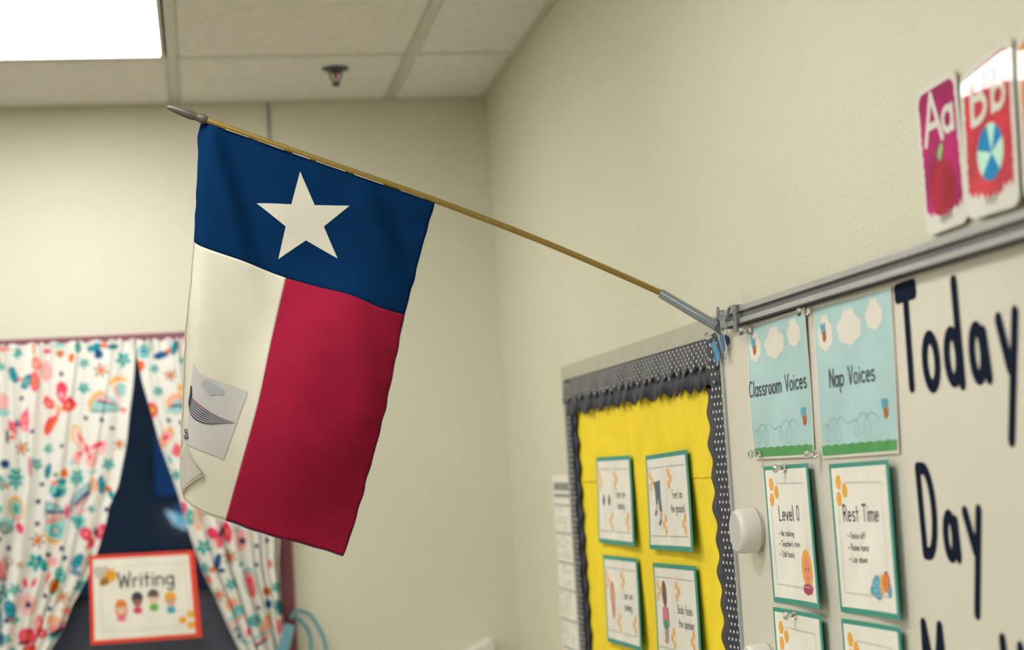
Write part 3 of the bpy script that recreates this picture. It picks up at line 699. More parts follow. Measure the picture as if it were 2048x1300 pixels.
def curtain(name, left, right, top, bot, folds, parent, seed, nu, nv, smooth_side):
    u = np.linspace(0, 1, nu); v = np.linspace(0, 1, nv)
    U, V = np.meshgrid(u, v)
    Z = top + (bot - top) * V
    rng = np.random.default_rng(seed)
    XLf = interp(left, Z); XRt = interp(right, Z)
    wob = 0.08 * np.sin(3 * V + rng.uniform(0, 6)) + 0.03 * np.sin(9 * V + 4 * U)
    Uw = U + 0.02 * np.sin(2 * math.pi * folds * U + 6 * V)
    X = XLf + (XRt - XLf) * Uw
    width = (XRt - XLf)
    side = np.clip((U if smooth_side == 'right' else 1 - U), 0, 1)
    amp = 0.028 * (1 - 0.72 * side ** 2) * np.minimum(1, 0.45 + V * 1.2)
    ph = 2 * math.pi * folds * (U + 0.12 * wob)
    Y = BACK_WALL_Y - 0.072 - amp * (1.7 * np.abs(np.sin(ph / 2 + 0.6)) ** 0.7 - 1.0) + 0.35 * amp * np.sin(2.3 * ph + 2 * V)
    # gathered header with a ruffle
    hd = np.exp(-((V * (top - bot)) / 0.03) ** 2)
    Y += hd * 0.008 * np.sin(2 * math.pi * 22 * U)
    Z = Z + hd * 0.004 * np.sin(2 * math.pi * 14 * U + 1)
    base = np.array(lin('f3f1ea')); base = base * 0.94
    colr = np.tile(base, (nu * nv, 1))
    px, pz = X.ravel(), Z.ravel()
    for item in PRINT:
        if len(item) == 2:
            P, cc = item
            xs_, zs_ = [q[0] for q in P], [q[1] for q in P]
            box_ = np.where((px > min(xs_)) & (px < max(xs_)) & (pz > min(zs_)) & (pz < max(zs_)))[0]
            if len(box_):
                bx, bz = px[box_], pz[box_]
                ins = np.zeros(len(box_), bool)
                for k in range(len(P)):
                    (x1, z1), (x2, z2) = P[k], P[k - 1]
                    if z1 != z2:
                        ins ^= ((z1 > bz) != (z2 > bz)) & (bx < (x2 - x1) * (bz - z1) / (z2 - z1) + x1)
                colr[box_[ins]] = cc
            continue
        cx, cz, rx, rz, rot, cc = item
        dx, dz = px - cx, pz - cz
        near = (np.abs(dx) < max(rx, rz)) & (np.abs(dz) < max(rx, rz))
        if not near.any():
            continue
        ca, sa = math.cos(rot), math.sin(rot)
        a = dx * ca + dz * sa; b_ = -dx * sa + dz * ca
        inside = near & ((a / rx) ** 2 + (b_ / rz) ** 2 < 1)
        colr[inside] = cc
    vs = np.stack([px, Y.ravel(), pz], 1)
    off = np.array(world_off(parent))
    idx = np.arange(nu * nv).reshape(nv, nu)
    fs = np.stack([idx[:-1, :-1], idx[:-1, 1:], idx[1:, 1:], idx[1:, :-1]], -1).reshape(-1, 4)
    me = bpy.data.meshes.new(name)
    me.from_pydata((vs - off).tolist(), [], fs.tolist())
    at = me.color_attributes.new('print', 'FLOAT_COLOR', 'POINT')
    at.data.foreach_set('color', np.concatenate([colr, np.ones((nu * nv, 1))], 1).astype(np.float32).ravel())
    me.materials.append(CURT)
    me.polygons.foreach_set('use_smooth', [True] * len(me.polygons))
    o = bpy.data.objects.new(name, me)
    put(o, parent)
    sd = o.modifiers.new('cloth_thickness', 'SOLIDIFY'); sd.thickness = 0.0012; sd.offset = 1
    return o

tL = thing('curtain', (-1.3, BACK_WALL_Y - 0.06, WZ0), 'white butterfly print curtain panel gathered to the outer side of the window, with heavy folds', 'curtain', 'butterfly print curtains')
curtain('curtain_cloth', [(-1.53, 2.075), (-1.53, 1.3), (-1.47, 1.1), (-1.50, 0.97)],
        [(-1.034, 2.075), (-1.0349, 2.0327), (-1.0492, 1.9436), (-1.0647, 1.8657), (-1.0768, 1.7843), (-1.1015, 1.672), (-1.1253, 1.6193), (-1.1341, 1.5739), (-1.162, 1.4808), (-1.1885, 1.4196), (-1.2251, 1.3595), (-1.2479, 1.302), (-1.2839, 1.2493), (-1.36, 1.12), (-1.30, 0.97)],
        2.070, 0.97, 5, tL, 3, 190, 330, 'right')
tR = thing('curtain', (-0.8, BACK_WALL_Y - 0.06, WZ0), 'white butterfly print curtain panel tied back by a blue ribbon beside the flag', 'curtain', 'butterfly print curtains')
curtain('curtain_cloth', [(-1.030, 2.075), (-1.0310, 2.022), (-1.0226, 1.9494), (-1.0065, 1.8768), (-0.9861, 1.7825), (-0.9614, 1.706), (-0.942, 1.645), (-0.9285, 1.594), (-0.9099, 1.5233), (-0.8793, 1.4253), (-0.8507, 1.3594), (-0.8224, 1.2865), (-0.7908, 1.2098), (-0.73, 1.1), (-0.80, 0.97)],
        [(-0.655, 2.075), (-0.668, 1.5), (-0.6735, 1.43), (-0.6705, 1.34), (-0.668, 1.28), (-0.662, 1.2), (-0.655, 1.1), (-0.645, 0.97)],
        2.066, 0.97, 5, tR, 8, 150, 330, 'left')
mb = MB(); mb.tube([(WX0 - 0.06, BACK_WALL_Y - 0.040, 2.052), (WX1 + 0.02, BACK_WALL_Y - 0.040, 2.052)], 0.004, 10)
for x in (WX0 - 0.03, WX1 - 0.02):
    mb.box((x - 0.004, BACK_WALL_Y - 0.045, 2.047), (x + 0.004, BACK_WALL_Y - 0.0121, 2.057))
o = mb.build('curtain_rod', ALU, origin=(-1.04, BACK_WALL_Y - 0.062, 2.055)); tag(o, 'thin rod hidden inside the header of the butterfly curtains', 'curtain rod')

# ribbon tie-back with its peg
PY = BACK_WALL_Y - 0.012
t = thing('ribbon_tieback', (-0.6457, PY - 0.02, 1.264), 'light blue ribbon with loose ends tied from the curtain to a dark red peg', 'ribbon')
mb = MB()
mb.tube(smoothpath([(-0.6451, PY - 0.03, 1.278), (-0.6293, PY - 0.028, 1.2975), (-0.5944, PY - 0.022, 1.2847), (-0.5732, PY - 0.02, 1.2527), (-0.5573, PY - 0.016, 1.216), (-0.5538, PY - 0.014, 1.1854), (-0.55, PY - 0.012, 1.12)], 6), 0, flat=((0.25, 1, 0.25), 0.010, 0.001))
mb.build('ribbon_end', RIBB, t, smooth=True)
mb = MB()
mb.tube(smoothpath([(-0.640, PY - 0.034, 1.285), (-0.6278, PY - 0.03, 1.2771), (-0.6038, PY - 0.022, 1.250), (-0.594, PY - 0.016, 1.2189), (-0.5943, PY - 0.014, 1.1887), (-0.60, PY - 0.012, 1.10)], 6), 0, flat=((0.25, 1, 0.25), 0.011, 0.001))
mb.build('ribbon_end', RIBB, t, smooth=True)
mb = MB()
bandp = [(-0.652, 1.266), (-0.662, 1.235), (-0.672, 1.205), (-0.70, 1.175), (-0.74, 1.15)]
P2 = smoothpath([(x, PY - 0.088 + 0.5 * (x + 0.65) * 0.1, z) for x, z in bandp], 6)
mb.tube(P2, 0, flat=((0, 1, 0), 0.03, 0.0015))
mb.build('ribbon_band', RIBB, t, smooth=True)
mb = MB(); mb.lathe((-0.6457, PY - 0.0005, 1.2634), (0, -1, 0), [(0, 0.007), (0.012, 0.007), (0.016, 0.0125), (0.026, 0.0135), (0.031, 0.010), (0.033, 0.002)], 18)
o = mb.build('wooden_peg', PEGM, smooth=True, origin=(-0.6457, PY, 1.2634)); tag(o, 'round dark red peg on the maroon window frame', 'peg')

# white dispenser corner low on the back wall
mb = MB()
prof = [(-0.245, 0.86), (-0.0745, 0.86), (-0.0765, 1.145), (-0.0815, 1.172), (-0.088, 1.1805), (-0.097, 1.178), (-0.1517, 1.1524), (-0.2, 1.128), (-0.245, 1.10)]
mb.prism([(x, BACK_WALL_Y - 0.06, z) for x, z in prof], (0, 0.0598, 0))
o = mb.build('wall_dispenser', KNOBW, origin=(-0.16, BACK_WALL_Y, 1.0), bevel=0.006); tag(o, 'white plastic dispenser low on the back wall by the corner, only its top showing', 'dispenser')

# ------------------------------------------------------------------ sheets and printing
class Sheet:
    """a paper sheet given by its four corners (tl, tr, br, bl); s,t in metres from the lower left"""
    def __init__(self, tl, tr, br, bl, n, lift=None):
        self.c = [Vector(q) for q in (tl, tr, br, bl)]
        self.n = Vector(n)
        self.W = ((self.c[1] - self.c[0]).length + (self.c[2] - self.c[3]).length) / 2
        self.H = ((self.c[3] - self.c[0]).length + (self.c[2] - self.c[1]).length) / 2
        self.lift = lift or (lambda u, v: 0.0)
    def uv(self, u, v, off=0.0):
        tl, tr, br, bl = self.c
        p = (tl * (1 - u) + tr * u) * v + (bl * (1 - u) + br * u) * (1 - v)
        uu, vv = min(max(u, 0), 1), min(max(v, 0), 1)
        return p + self.n * (self.lift(uu, vv) + off)
    def st(self, s, t, off=0.0):
        return self.uv(s / self.W, t / self.H, off)
    def center(self):
        return self.uv(0.5, 0.5)
    def panel(self, mb, u0, v0, u1, v1, off, th, nx=8, ny=8, mi=0):
        vs = []
        for k in (off, off - th):
            for j in range(ny + 1):
                for i in range(nx + 1):
                    vs.append(self.uv(u0 + (u1 - u0) * i / nx, v0 + (v1 - v0) * j / ny, k))
        N = (nx + 1) * (ny + 1)
        fs = []
        for j in range(ny):
            for i in range(nx):
                a = j * (nx + 1) + i
                fs.append((a, a + 1, a + nx + 2, a + nx + 1))
                fs.append((a + N, a + nx + 1 + N, a + nx + 2 + N, a + 1 + N))
        for i in range(nx):
            fs.append((i, i + N, i + 1 + N, i + 1)); b = ny * (nx + 1) + i; fs.append((b, b + 1, b + 1 + N, b + N))
        for j in range(ny):
            a = j * (nx + 1); fs.append((a, a + nx + 1, a + nx + 1 + N, a + N)); b = a + nx; fs.append((b, b + N, b + nx + 1 + N, b + nx + 1))
        mb.add(vs, fs, mi)
    def poly(self, mb, pts, off, mi=0, uvs=False):
        P = [(self.uv(*p, off) if uvs else self.st(*p, off)) for p in pts]
        cen = sum(P, Vector()) / len(P)
        mb.add(P + [cen], [(i, (i + 1) % len(P), len(P)) for i in range(len(P))], mi)
    def ellipse(self, mb, u, v, rx, ry, rot, off, mi=0, seg=14, a0=0, a1=360):
        """centre in uv, radii in metres"""
        s0, t0 = u * self.W, v * self.H
        ca, sa = math.cos(math.radians(rot)), math.sin(math.radians(rot))
        pts = []
        full = (a1 - a0) >= 360
        for k in range(seg + (0 if full else 1)):
            an = math.radians(a0 + (a1 - a0) * k / seg)
            x, y = rx * math.cos(an), ry * math.sin(an)
            pts.append((s0 + x * ca - y * sa, t0 + x * sa + y * ca))
        self.poly(mb, pts, off, mi)
    def hexa(self, mb, u, v, r, off, mi=0):
        s0, t0 = u * self.W, v * self.H
        self.poly(mb, [(s0 + r * math.cos(math.radians(60 * k)), t0 + r * math.sin(math.radians(60 * k))) for k in range(6)], off, mi)
    def stroke(self, mb, pts, w, off, mi=0, metric=True):
        P = pts if metric else [(u * self.W, v * self.H) for u, v in pts]
        ribbon2d(P, w, lambda s, t, k: self.st(s, t, off + k), mb, mi)

LAYER = [0]
def ribbon2d(P, w, fn, mb, mi=0, caps=True, th=None):
    """flat stroke of width w along a 2D path with round ends"""
    n = len(P)
    for i in range(1, n - 1):
        ax_, ay_ = P[i][0] - P[i - 1][0], P[i][1] - P[i - 1][1]
        bx_, by_ = P[i + 1][0] - P[i][0], P[i + 1][1] - P[i][1]
        la, lb_ = math.hypot(ax_, ay_), math.hypot(bx_, by_)
        if la > 1e-9 and lb_ > 1e-9 and (ax_ * bx_ + ay_ * by_) / (la * lb_) < 0.6:
            ribbon2d(P[:i + 1], w, fn, mb, mi, caps); ribbon2d(P[i:], w, fn, mb, mi, caps)
            return
    L, R = [], []
    for i in range(n):
        a = P[max(i - 1, 0)]; b_ = P[min(i + 1, n - 1)]
        dx, dy = b_[0] - a[0], b_[1] - a[1]
        d = math.hypot(dx, dy) or 1
        nx, ny = -dy / d * w / 2, dx / d * w / 2
        L.append((P[i][0] + nx, P[i][1] + ny)); R.append((P[i][0] - nx, P[i][1] - ny))
    LAYER[0] = (LAYER[0] + 1) % 40
    ka = LAYER[0] * 9e-6                       # overlapping strokes sit on one another
    vs = [fn(*p, ka) for p in L] + [fn(*p, ka) for p in R]
    mb.add(vs, [(i, i + 1, n + i + 1, n + i) for i in range(n - 1)], mi)
    if caps:
        for p, q in ((P[0], P[1]), (P[-1], P[-2])):
            an0 = math.atan2(p[1] - q[1], p[0] - q[0])
            arc = [(p[0] + w / 2 * math.cos(an0 - math.pi / 2 + math.pi * k / 6), p[1] + w / 2 * math.sin(an0 - math.pi / 2 + math.pi * k / 6)) for k in range(7)]
            LAYER[0] = (LAYER[0] + 1) % 40
            mb.add([fn(*a, LAYER[0] * 9e-6) for a in arc], [tuple(range(7))], mi)

def arc(cx, cy, rx, ry, a0, a1, n=12):
    return [(cx + rx * math.cos(math.radians(a0 + (a1 - a0) * k / n)), cy + ry * math.sin(math.radians(a0 + (a1 - a0) * k / n))) for k in range(n + 1)]
BOWL = lambda: arc(.25, .29, .23, .29, 0, 360, 18)
GLYPH = {
    'a': (.52, [BOWL(), [(.48, .58), (.48, 0)]]), 'b': (.52, [[(.04, 1), (.04, 0)], arc(.27, .29, .23, .29, 0, 360, 18)]),
    'c': (.48, [arc(.27, .29, .23, .29, 45, 315)]), 'd': (.52, [BOWL(), [(.48, 1), (.48, 0)]]),
    'e': (.5, [[(.04, .31), (.46, .31)] + arc(.25, .29, .22, .29, 5, 310, 14)]), 'f': (.38, [arc(.28, .82, .12, .18, 40, 180, 8) + [(.16, 0)], [(.0, .58), (.34, .58)]]),
    'g': (.52, [BOWL(), [(.48, .58), (.48, -.15)] + arc(.27, -.15, .21, .2, 0, -150, 8)]), 'h': (.52, [[(.04, 1), (.04, 0)], [(.04, .3)] + arc(.26, .36, .21, .22, 170, 0, 8) + [(.47, 0)]]),
    'i': (.14, [[(.07, .58), (.07, 0)], [(.07, .82), (.07, .84)]]), 'k': (.46, [[(.04, 1), (.04, 0)], [(.42, .58), (.06, .24)], [(.18, .36), (.44, 0)]]),
    'l': (.14, [[(.07, 1), (.07, 0)]]), 'm': (.8, [[(.04, .58), (.04, 0)], [(.04, .34)] + arc(.22, .38, .17, .2, 170, 0, 8) + [(.39, 0)], [(.39, .34)] + arc(.57, .38, .18, .2, 170, 0, 8) + [(.75, 0)]]),
    'n': (.52, [[(.04, .58), (.04, 0)], [(.04, .32)] + arc(.26, .36, .21, .22, 170, 0, 8) + [(.47, 0)]]), 'o': (.5, [arc(.25, .29, .22, .29, 0, 360, 18)]),
    'p': (.52, [[(.04, .58), (.04, -.36)], arc(.27, .29, .23, .29, 0, 360, 18)]), 'r': (.34, [[(.04, .58), (.04, 0)], [(.04, .36)] + arc(.2, .4, .15, .18, 170, 45, 6)]),
    's': (.42, [arc(.21, .435, .17, .145, 40, 270, 8) + arc(.21, .145, .18, .145, 90, -140, 8)]), 't': (.36, [[(.17, .88), (.17, .0)], [(.0, .58), (.34, .58)]]),
    'u': (.5, [[(.04, .58)] + arc(.25, .22, .21, .22, 180, 360, 8) + [(.46, .58), (.46, 0)]]), 'v': (.46, [[(.02, .58), (.23, 0), (.44, .58)]]),
    'w': (.7, [[(.02, .58), (.18, 0), (.34, .5), (.5, 0), (.66, .58)]]), 'y': (.48, [[(.02, .58), (.24, .05)], [(.46, .58), (.14, -.36)]]),
    'A': (.6, [[(.02, 0), (.3, 1), (.58, 0)], [(.12, .34), (.48, .34)]]), 'B': (.55, [[(.05, 0), (.05, 1)], [(.05, 1)] + arc(.22, .76, .24, .24, 90, -90, 8) + [(.05, .52)], [(.05, .52)] + arc(.24, .26, .28, .26, 90, -90, 8) + [(.05, 0)]]),
    'C': (.6, [arc(.34, .5, .3, .5, 50, 310)]), 'D': (.58, [[(.05, 0), (.05, 1)], [(.05, 1)] + arc(.12, .5, .42, .5, 90, -90, 12) + [(.05, 0)]]),
    'E': (.48, [[(.46, 1), (.05, 1), (.05, 0), (.46, 0)], [(.05, .52), (.4, .52)]]), 'F': (.48, [[(.46, 1), (.05, 1), (.05, 0)], [(.05, .52), (.4, .52)]]),
    'L': (.46, [[(.05, 1), (.05, 0), (.44, 0)]]), 'M': (.72, [[(.05, 0), (.08, 1), (.36, .3), (.64, 1), (.67, 0)]]), 'N': (.6, [[(.05, 0), (.05, 1), (.55, 0), (.55, 1)]]),
    'R': (.56, [[(.05, 0), (.05, 1)], [(.05, 1)] + arc(.24, .75, .26, .25, 90, -90, 8) + [(.05, .5)], [(.22, .5), (.54, 0)]]), 'S': (.52, [arc(.26, .75, .22, .25, 30, 270, 8) + arc(.26, .25, .23, .25, 90, -150, 8)]),
    'T': (.56, [[(.28, 1), (.28, 0)], [(.0, 1), (.56, 1)]]), 'V': (.58, [[(.02, 1), (.29, 0), (.56, 1)]]), 'W': (.86, [[(.02, 1), (.22, 0), (.43, .8), (.64, 0), (.84, 1)]]),
    '0': (.5, [arc(.25, .5, .22, .5, 0, 360, 18)]), "'": (.12, [[(.06, 1), (.06, .8)]]), '.': (.12, [[(.06, .02), (.06, .04)]]), '*': (.2, [[(.1, .34), (.1, .36)]]), ' ': (.32, []),
}
def text_strokes(text, gap=0.14):
    x, out = 0.0, []
    for ch in text:
        w, st_ = GLYPH[ch]
        for s in st_:
            out.append([(p[0] + x, p[1]) for p in s])
        x += w + gap
    return out, x - gap
def write(sheet, mb, text, u0, v0, u1, height, w, off, mi=0, slope=0.0):
    """lettering from u0 to u1 on baseline v0, capital height in metres"""
    st_, total = text_strokes(text)
    kx = (u1 - u0) * sheet.W / total
    for s in st_:
        sheet.stroke(mb, [(u0 * sheet.W + p[0] * kx, v0 * sheet.H + p[1] * height + slope * p[0] * kx) for p in s], w, off, mi)

def part(name, mats, parent, fill, label=None):
    mb = MB(); fill(mb)
    return mb.build(name, mats, parent, label=label)

# ------------------------------------------------------------------ whiteboard with its rail
WBX = -0.0125
t = thing('whiteboard', (0, 0.8, 0.7), 'large white magnetic board on the right wall carrying sheets and black lettering', 'whiteboard')
mb = MB(); mb.box((WBX, -1.2, 0.72), (-0.001, 2.70, 1.8575)); mb.build('writing_surface', BOARDW, t)
mb = MB(); mb.box((-0.0165, 2.7002, 0.70), (-0.001, 2.7115, 1.8585)); mb.build('edge_trim', ALU, t, bevel=0.001, label='narrow silver upright edge')
mb = MB(); mb.box((-0.03, -1.2, 0.69), (-0.001, 2.7, 0.72)); mb.build('marker_tray', ALU, t, bevel=0.003)
rail = thing('map_rail', (0, 0.8, 1.861), 'grey metal display rail with dark insert along the top of the whiteboard', 'rail')
mb = MB(); mb.box((-0.029, -1.2, 1.8775), (-0.001, 2.648, 1.8870)); mb.build('rail_upper_lip', ALU, rail, bevel=0.0008)
mb = MB(); mb.box((-0.0235, -1.2, 1.8665), (-0.001, 2.648, 1.8775)); mb.build('rail_insert', ALUD, rail)
mb = MB(); mb.box((-0.030, -1.2, 1.8587), (-0.001, 2.648, 1.8665)); mb.build('rail_lower_lip', ALU, rail, bevel=0.0008)

mb = MB(); mb.box((-0.0295, -1.2, 1.8578), (-0.0126, 2.648, 1.8587)); mb.build('rail_shade_strip', mat('rail_shade_dark', (0.05, 0.048, 0.06), 0.7), rail)  # dark strip painting in the shade beneath the rail

# ------------------------------------------------------------------ bulletin board
BY0, BY1, BZ0, BZ1 = 2.7125, 4.000, 0.75, 1.8890
bb = thing('bulletin_board', (0, (BY0 + BY1) / 2, BZ0), 'bulletin board covered in yellow paper with black scalloped and dotted borders', 'bulletin board')
FT = 0.035
for nm, lo, hi in (('frame_top', (-0.009, BY0, BZ1 - FT), (0, BY1, BZ1)), ('frame_bottom', (-0.009, BY0, BZ0), (0, BY1, BZ0 + FT)), ('frame_side', (-0.009, BY1 - FT, BZ0 + FT), (0, BY1, BZ1 - FT))):
    mb = MB(); mb.box(lo, hi); mb.build(nm, BULFR, bb, bevel=0.001)
mb = MB()
NY, NZ = 60, 50
rnd = random.Random(5)
vs = []
for j in range(NZ + 1):
    for i in range(NY + 1):
        y = BY0 + (BY1 - FT - BY0) * i / NY; z = BZ0 + FT + (BZ1 - FT - BZ0 - FT) * j / NZ
        d = 0.0007 * math.sin(9 * y + 5 * z) + 0.0005 * math.sin(23 * y - 17 * z) + rnd.uniform(-1, 1) * 0.00025
        cr = abs(z - (1.6145 + 0.004 * math.sin(3 * y)))
        d += 0.0012 * max(0, 1 - cr / 0.02)
        vs.append((-0.0035 - 0.0012 - d, y, z))
mb.add(vs, [(j * (NY + 1) + i, j * (NY + 1) + i + 1, (j + 1) * (NY + 1) + i + 1, (j + 1) * (NY + 1) + i) for j in range(NZ) for i in range(NY)])
mb.build('backing_paper', YELLOW, bb, smooth=True, label='wrinkled bright yellow paper')
mb = MB(); mb.box((-0.003, BY0, BZ0 + FT), (0, BY1 - FT, BZ1 - FT)); mb.build('board_panel', FRAMEP, bb)
# creased fold lines where two lengths of paper meet
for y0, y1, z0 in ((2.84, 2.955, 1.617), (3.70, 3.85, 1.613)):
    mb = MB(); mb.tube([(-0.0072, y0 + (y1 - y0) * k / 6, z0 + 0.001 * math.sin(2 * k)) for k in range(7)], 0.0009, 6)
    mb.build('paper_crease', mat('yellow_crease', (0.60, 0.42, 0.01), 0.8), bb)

def scallop(a, pitch, amp):
    return amp * abs(math.sin(math.pi * a / pitch)) ** 0.8
def border_strip(name, axis, a0, a1, outer, inner_fn, xfn, step, mats_, depth=4):
    """paper strip between a straight outer edge and a scalloped inner edge"""
    mb = MB()
    n = int((a1 - a0) / step)
    vs = []
    for i in range(n + 1):
        a = a0 + (a1 - a0) * i / n
        inn = inner_fn(a)
        for k in range(depth + 1):
            q = k / depth
            b_ = outer + (inn - outer) * q
            x = xfn(a, q)
            vs.append((x, a, b_) if axis == 'y' else (x, b_, a))
    m = depth + 1
    mb.add(vs, [(i * m + k, (i + 1) * m + k, (i + 1) * m + k + 1, i * m + k + 1) for i in range(n) for k in range(depth)])
    o = mb.build(name, mats_, bb, smooth=True)
    sd = o.modifiers.new('card_thickness', 'SOLIDIFY'); sd.thickness = 0.0005; sd.offset = 0
    return o
ZT = BZ1 - FT                      # inner top of frame
YL = BY1 - FT
# plain black scalloped strips below
topx = lambda y, q: -0.0095 - q * (0.006 + 0.004 * math.sin(2 * math.pi * y / 0.16) + 0.003 * math.sin(2 * math.pi * y / 0.071))
border_strip('scalloped_border', 'y', BY0, YL, ZT, lambda y: 1.7635 + 0.0115 * (abs(math.sin(math.pi * (y - 2.80) / 0.0475)) ** 1.3), topx, 0.003, NAVY)
border_strip('scalloped_border', 'z', BZ0 + FT, ZT, BY0, lambda z: 2.8165 + 0.0095 * math.cos(2 * math.pi * (z - 1.728) / 0.0545), lambda z, q: -0.0075 - q * 0.0035 - 0.0012 * math.sin(2 * math.pi * z / 0.11) * q, 0.004, NAVY)
border_strip('scalloped_border', 'z', BZ0 + FT, ZT, YL, lambda z: 3.862 + 0.009 * math.cos(2 * math.pi * (z - 1.728) / 0.0545), lambda z, q: -0.0075 - q * 0.0035, 0.004, NAVY)
# dotted strips on top
dtop = lambda y, q: -0.0115 - math.sin(math.pi * min(q, 1) * 0.8) * 0.002 - q * 0.004 * (0.5 + 0.5 * math.sin(2 * math.pi * y / 0.13)) - q * q * 0.003 * abs(math.sin(math.pi * (y - 2.80) / 0.0475))
itop = lambda y: 1.7945 + 0.0125 * (abs(math.sin(math.pi * (y - 2.776) / 0.0475)) ** 1.5)
def dright(z, q): return -0.0125 - 0.0060 * q - 0.0008 * math.sin(2 * math.pi * z / 0.16) * q
iright = lambda z: 2.766 + 0.006 * math.cos(2 * math.pi * (z - 1.74) / 0.0545)
dleft = lambda z, q: -0.0125 - 0.002 * math.sin(math.pi * q * 0.9)
ileft = lambda z: 3.900 - 0.005 * math.cos(2 * math.pi * (z - 1.74) / 0.0545)
s_top = border_strip('dotted_border', 'y', BY0, YL - 0.0, ZT, itop, dtop, 0.003, NAVY, 6)
s_rgt = border_strip('dotted_border', 'z', BZ0 + FT, ZT, BY0 + 0.001, iright, dright, 0.004, NAVY, 6)
s_lft = border_strip('dotted_border', 'z', BZ0 + FT, ZT, YL, ileft, dleft, 0.004, NAVY, 6)
def dots(parent, axis, a0, a1, outer, inner_fn, xfn, sgn):
    mb = MB()
    a, row = a0, 0
    r = 0.0027
    while a < a1:
        b_ = 0.006 + (0.0071 if row % 2 else 0)
        while b_ < abs(inner_fn(a) - outer) - 0.003:
            ring = []
            for k in range(8):
                an = 2 * math.pi * k / 8
                aa, bb_ = a + r * math.cos(an), b_ + r * math.sin(an)
                q = bb_ / abs(inner_fn(aa) - outer)
                x = xfn(aa, min(q, 1)) - 0.0006
                ring.append((x, aa, outer + sgn * bb_) if axis == 'y' else (x, outer + sgn * bb_, aa))
            mb.add(ring, [tuple(range(8))])
            b_ += 0.0142
        a += 0.0126; row += 1
    o = mb.build('printed_dots', DOTW, parent)
    o['kind'] = 'stuff'
dots(s_top, 'y', BY0 + 0.01, YL - 0.01, ZT, itop, dtop, -1)
dots(s_rgt, 'z', BZ0 + FT + 0.01, ZT - 0.005, BY0 + 0.001, iright, dright, 1)
dots(s_lft, 'z', BZ0 + FT + 0.01, ZT - 0.005, YL, ileft, dleft, -1)

# ------------------------------------------------------------------ sheets on the whiteboard
NX = (-1, 0, 0)
def wsheet(q, x, lift=None):
    return Sheet(*[(x, y, z) for y, z in q], NX, lift)
def bee(sh, t, u, v, s, off, flip=1):
    def fill(mb):
        sh.ellipse(mb, u + 0.004, v, s * 0.46, s * 0.62, -12 * flip, off, 0)
        for k in (-0.42, -0.12, 0.2):
            sh.ellipse(mb, u + 0.003 - k * 0.018 * flip, v + k * s / sh.H * 0.8, s * 0.40, s * 0.085, 14, off + 0.0002, 1, 10)
        sh.ellipse(mb, u - 0.022, v + 0.045, s * 0.36, s * 0.5, 25, off + 0.0001, 2)
        sh.ellipse(mb, u + 0.012, v + 0.055, s * 0.22, s * 0.36, -10, off + 0.0001, 2)
    part('bee_picture', [DKORANGE, BROWN, BLUEW], t, fill)
def cloud(sh, t, u, v, w, h, off):
    """scalloped cloud, w,h in metres"""
    def fill(mb):
        pts = []
        cu, cv = u * sh.W, v * sh.H
        n = 48
        for k in range(n):
            an = 2 * math.pi * k / n
            r = 1 + 0.13 * abs(math.sin(an * 3.5 + 0.5)) - 0.08
            yy = math.sin(an) * h / 2 * r
            xx = math.cos(an) * w / 2 * r * (1 - 0.28 * max(0, math.sin(an)) ** 2)
            if math.sin(an) > 0.86:
                yy += h * 0.08
            pts.append((cu + xx, cv + yy - h * 0.03))
        sh.poly(mb, pts, off)
    part('cloud_picture', CLOUD, t, fill)
def voices(q, name_label, text, tu0, tv, tu1, clouds, bees, lift):
    sh = wsheet(q, -0.0138, lift)
    t = thing('voice_poster', sh.center(), name_label, 'poster', 'sky blue voice posters')
    part('poster_sheet', PAPERB, t, lambda mb: sh.panel(mb, 0, 0, 1, 1, 0, 0.0004, 14, 10))
    part('sky_print', SKYB, t, lambda mb: sh.panel(mb, 0.018, 0.018, 0.985, 0.983, 0.0003, 0.0002, 14, 10))
    def grass(mb):
        top = [(0.018 + 0.967 * k / 60, 0.082 + 0.004 * ((k * 7) % 3) / 2 - 0.004 * math.sin(k * 0.9)) for k in range(61)]
        P = [sh.uv(*p, 0.0006) for p in top] + [sh.uv(p[0], 0.018, 0.0006) for p in top]
        mb.add(P, [(i, i + 1, 62 + i, 61 + i) for i in range(60)])
    part('grass_print', GRASS, t, grass)
    for c in clouds:
        cloud(sh, t, *c, 0.0006)
    for k, (u, v, s) in enumerate(bees):
        bee(sh, t, u, v, s, 0.0009)
    part('lettering', INK, t, lambda mb: write(sh, mb, text, tu0, tv, tu1, 0.0235, 0.0031, 0.0008))
    loop = [(0.061, 0.2), (0.13, 0.212), (0.16, 0.16), (0.13, 0.11), (0.10, 0.15), (0.16, 0.235), (0.239, 0.251), (0.30, 0.17), (0.265, 0.096), (0.215, 0.16), (0.28, 0.245), (0.34, 0.25), (0.40, 0.21), (0.50, 0.228), (0.55, 0.17), (0.52, 0.125), (0.48, 0.17), (0.55, 0.25), (0.62, 0.263), (0.69, 0.18), (0.65, 0.104), (0.60, 0.16), (0.66, 0.25), (0.73, 0.256), (0.80, 0.216)]
    pth = [(p.x, p.y) for p in smoothpath([(u * sh.W, v * sh.H, 0) for u, v in loop], 5)]
    part('flight_trail', mat('trail_grey', (0.16, 0.27, 0.28), 0.5), t, lambda mb: sh.stroke(mb, pth, 0.0007, 0.0007))
    return sh
